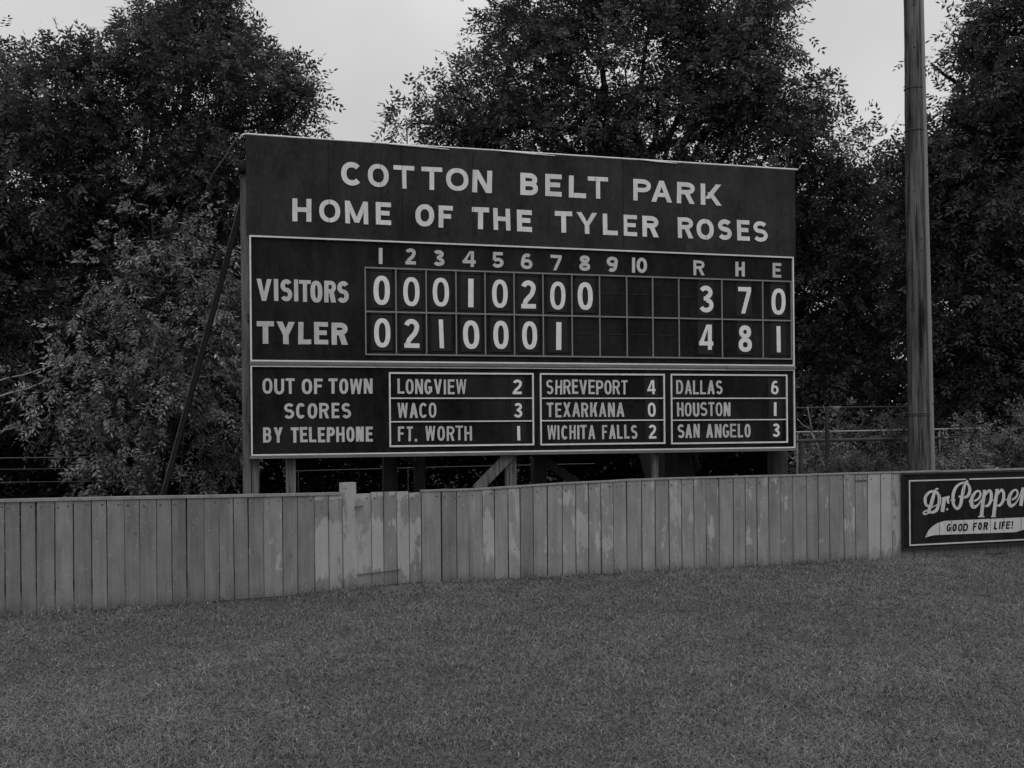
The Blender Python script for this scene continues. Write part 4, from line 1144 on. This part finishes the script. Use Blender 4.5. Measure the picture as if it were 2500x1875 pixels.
# bushes and weeds behind the fence on the right
def bush(label, lobes, n, seed, mat=None, ll=.085, lw=.026, nl=5, base=None):
    x, y = lobes[0][0], lobes[0][1]
    t = thing('bush', label, 'bush', (x, y, 0), 0, 'bushes behind the fence')
    V, F, T, c = leaves(lobes, n, 4, nl, ll, lw, .2, seed, spread=.09, shell=.3, tone_sd=.45)
    O = np.array((x, y, 0))
    quads_object('foliage', V - O, F, T, mat or M['weed'], t)
    r = np.random.default_rng(seed)
    mb = MB()
    for ci in c[r.choice(len(c), min(26, len(c)), replace=False)]:
        a = np.array([x, y, 0]) + r.normal(size=3) * np.array([.15, .15, 0])
        mb.tube([np.array(p) - O for p in limb_path(a, ci, r, 4, .05)], [.014, .012, .010, .008, .004], 4, cap=False)
    mb.build('stems', M['bark'], t)
    return t
bush('pale weedy bush beside the right end of the scoreboard', [(5.75, 19.4, .9, .45, .5, .55), (5.55, 19.4, 1.4, .3, .35, .35), (6.2, 19.4, .8, .5, .4, .45)], 190, 61)
bush('dark leafy bush between the yard lamp and the utility pole', [(6.75, 19.3, 1.70, .33, .35, .36), (6.8, 19.3, 1.1, .4, .4, .5)], 170, 62, M['leaf_mid'])
bush('pale rounded bush just right of the utility pole', [(7.9, 19.6, 1.0, .5, .5, .55), (8.15, 19.6, 1.65, .42, .4, .42)], 190, 63)
bush('pale bushy weeds at the right edge above the advert', [(8.95, 19.9, 1.2, .5, .5, .6), (9.3, 19.9, 1.75, .5, .4, .38), (9.9, 20.2, 1.2, .6, .5, .7)], 260, 64)
bush('low dark bush along the fence left of the utility pole', [(5.35, 17.6, .95, .45, .3, .40), (5.95, 17.8, .95, .45, .3, .32)], 170, 65, M['leaf_mid'])
bush('grey weeds behind the fence beside the pole foot', [(7.0, 18.4, 1.0, .4, .3, .36), (7.6, 18.6, 1.05, .55, .3, .40)], 190, 66)
bush('grey weeds standing behind the far left of the fence', [(-7.2, 14.2, .75, .8, .4, .45), (-8.3, 13.8, .8, .7, .4, .5)], 150, 67)

UNDER = [(6.3 + i * .75, 22.5 + .2 * math.sin(i * 2.1), 1.0 + .12 * math.sin(i * 1.7), .65, .4, 1.1 + .2 * math.sin(i * 2.9)) for i in range(11)]
V, F, T, c = leaves(UNDER, 2600, 4, 5, .10, .032, .5, 71, spread=.12, shell=.4, tone_sd=.5)
tag(quads_object('undergrowth', V, F, T, M['weed']), 'pale tangled weeds behind the wire mesh fence', 'undergrowth', kind='stuff')
# ------------------------------------------------------------------ grass
r = np.random.default_rng(99)
n = 1800000
Y = 4.6 + (16.8 - 4.6) * r.random(n) ** 1.35
X = (r.random(n) * 2 - 1) * (Y * .47 + 3.6)
yp = np.interp(X, [p[0] for p in PATH], [p[1] for p in PATH])
k = Y < yp - .015
X, Y, yp = X[k], Y[k], yp[k]
# patchy: drop blades by a smooth random field
def field(x, y, seed, s):
    q = np.random.default_rng(seed); out = np.zeros_like(x)
    for _ in range(14):
        a = q.uniform(0, 2 * math.pi); f = s * q.uniform(.5, 1.8); ph = q.uniform(0, 6.28)
        out += np.sin((x * math.cos(a) + y * math.sin(a)) * f + ph)
    return out / 14 ** .5
fl = field(X, Y, 3, 2.2) + .8 * field(X, Y, 4, 9.0)
keep = r.random(len(X)) < .47 + .08 * fl
keep &= (yp - Y) > .14 * np.exp(-((X + 1.3) / .7) ** 2) * r.random(len(X)) ** .4 + .045 + .035 * np.clip(field(X, Y, 8, 1.6), -1, 2)
X, Y, yp, fl = X[keep], Y[keep], yp[keep], fl[keep]
n = len(X)
near = yp - Y
H = r.uniform(.012, .034, n) * (1 + .15 * fl)
edge = (near < .14) & (r.random(n) < .5)
H = np.where(edge, H * r.uniform(1.2, 3.2, n), H)
ang = r.uniform(0, 2 * math.pi, n)
lean = r.uniform(.8, 2.6, n)
lean = np.where(edge, lean * .3, lean)
W = r.uniform(.0030, .0062, n) * (.6 + Y / 14)
dx, dy = np.cos(ang), np.sin(ang)
sx, sy = -dy, dx
bend = r.normal(size=n) * 1.3
def pt_(t, hz, wd, sgn):
    x = X + dx * H * lean * t + sx * H * bend * t * t
    y = Y + dy * H * lean * t + sy * H * bend * t * t
    return np.stack([x + sgn * sx * wd / 2, y + sgn * sy * wd / 2, H * hz - .003], 1)
ST = [(0, 0, .9), (.35, .75, 1.0), (.7, 1.0, .8), (1.0, .80, .25)]
V = np.stack([pt_(t, hz, W * k_, sg_) for t, hz, k_ in ST for sg_ in (-1, 1)], 1).reshape(-1, 3)
i = np.arange(n)[:, None] * 8
F = np.concatenate([i + np.array([[q, q + 1, q + 3, q + 2]]) for q in (0, 2, 4)])
tn = np.exp(r.normal(size=n) * .33 + .10 * fl)
tag(quads_object('grass', V, F, np.concatenate([tn, tn, tn]), M['grass']), 'short mown grass of the outfield in front of the board fence', 'grass', kind='stuff')
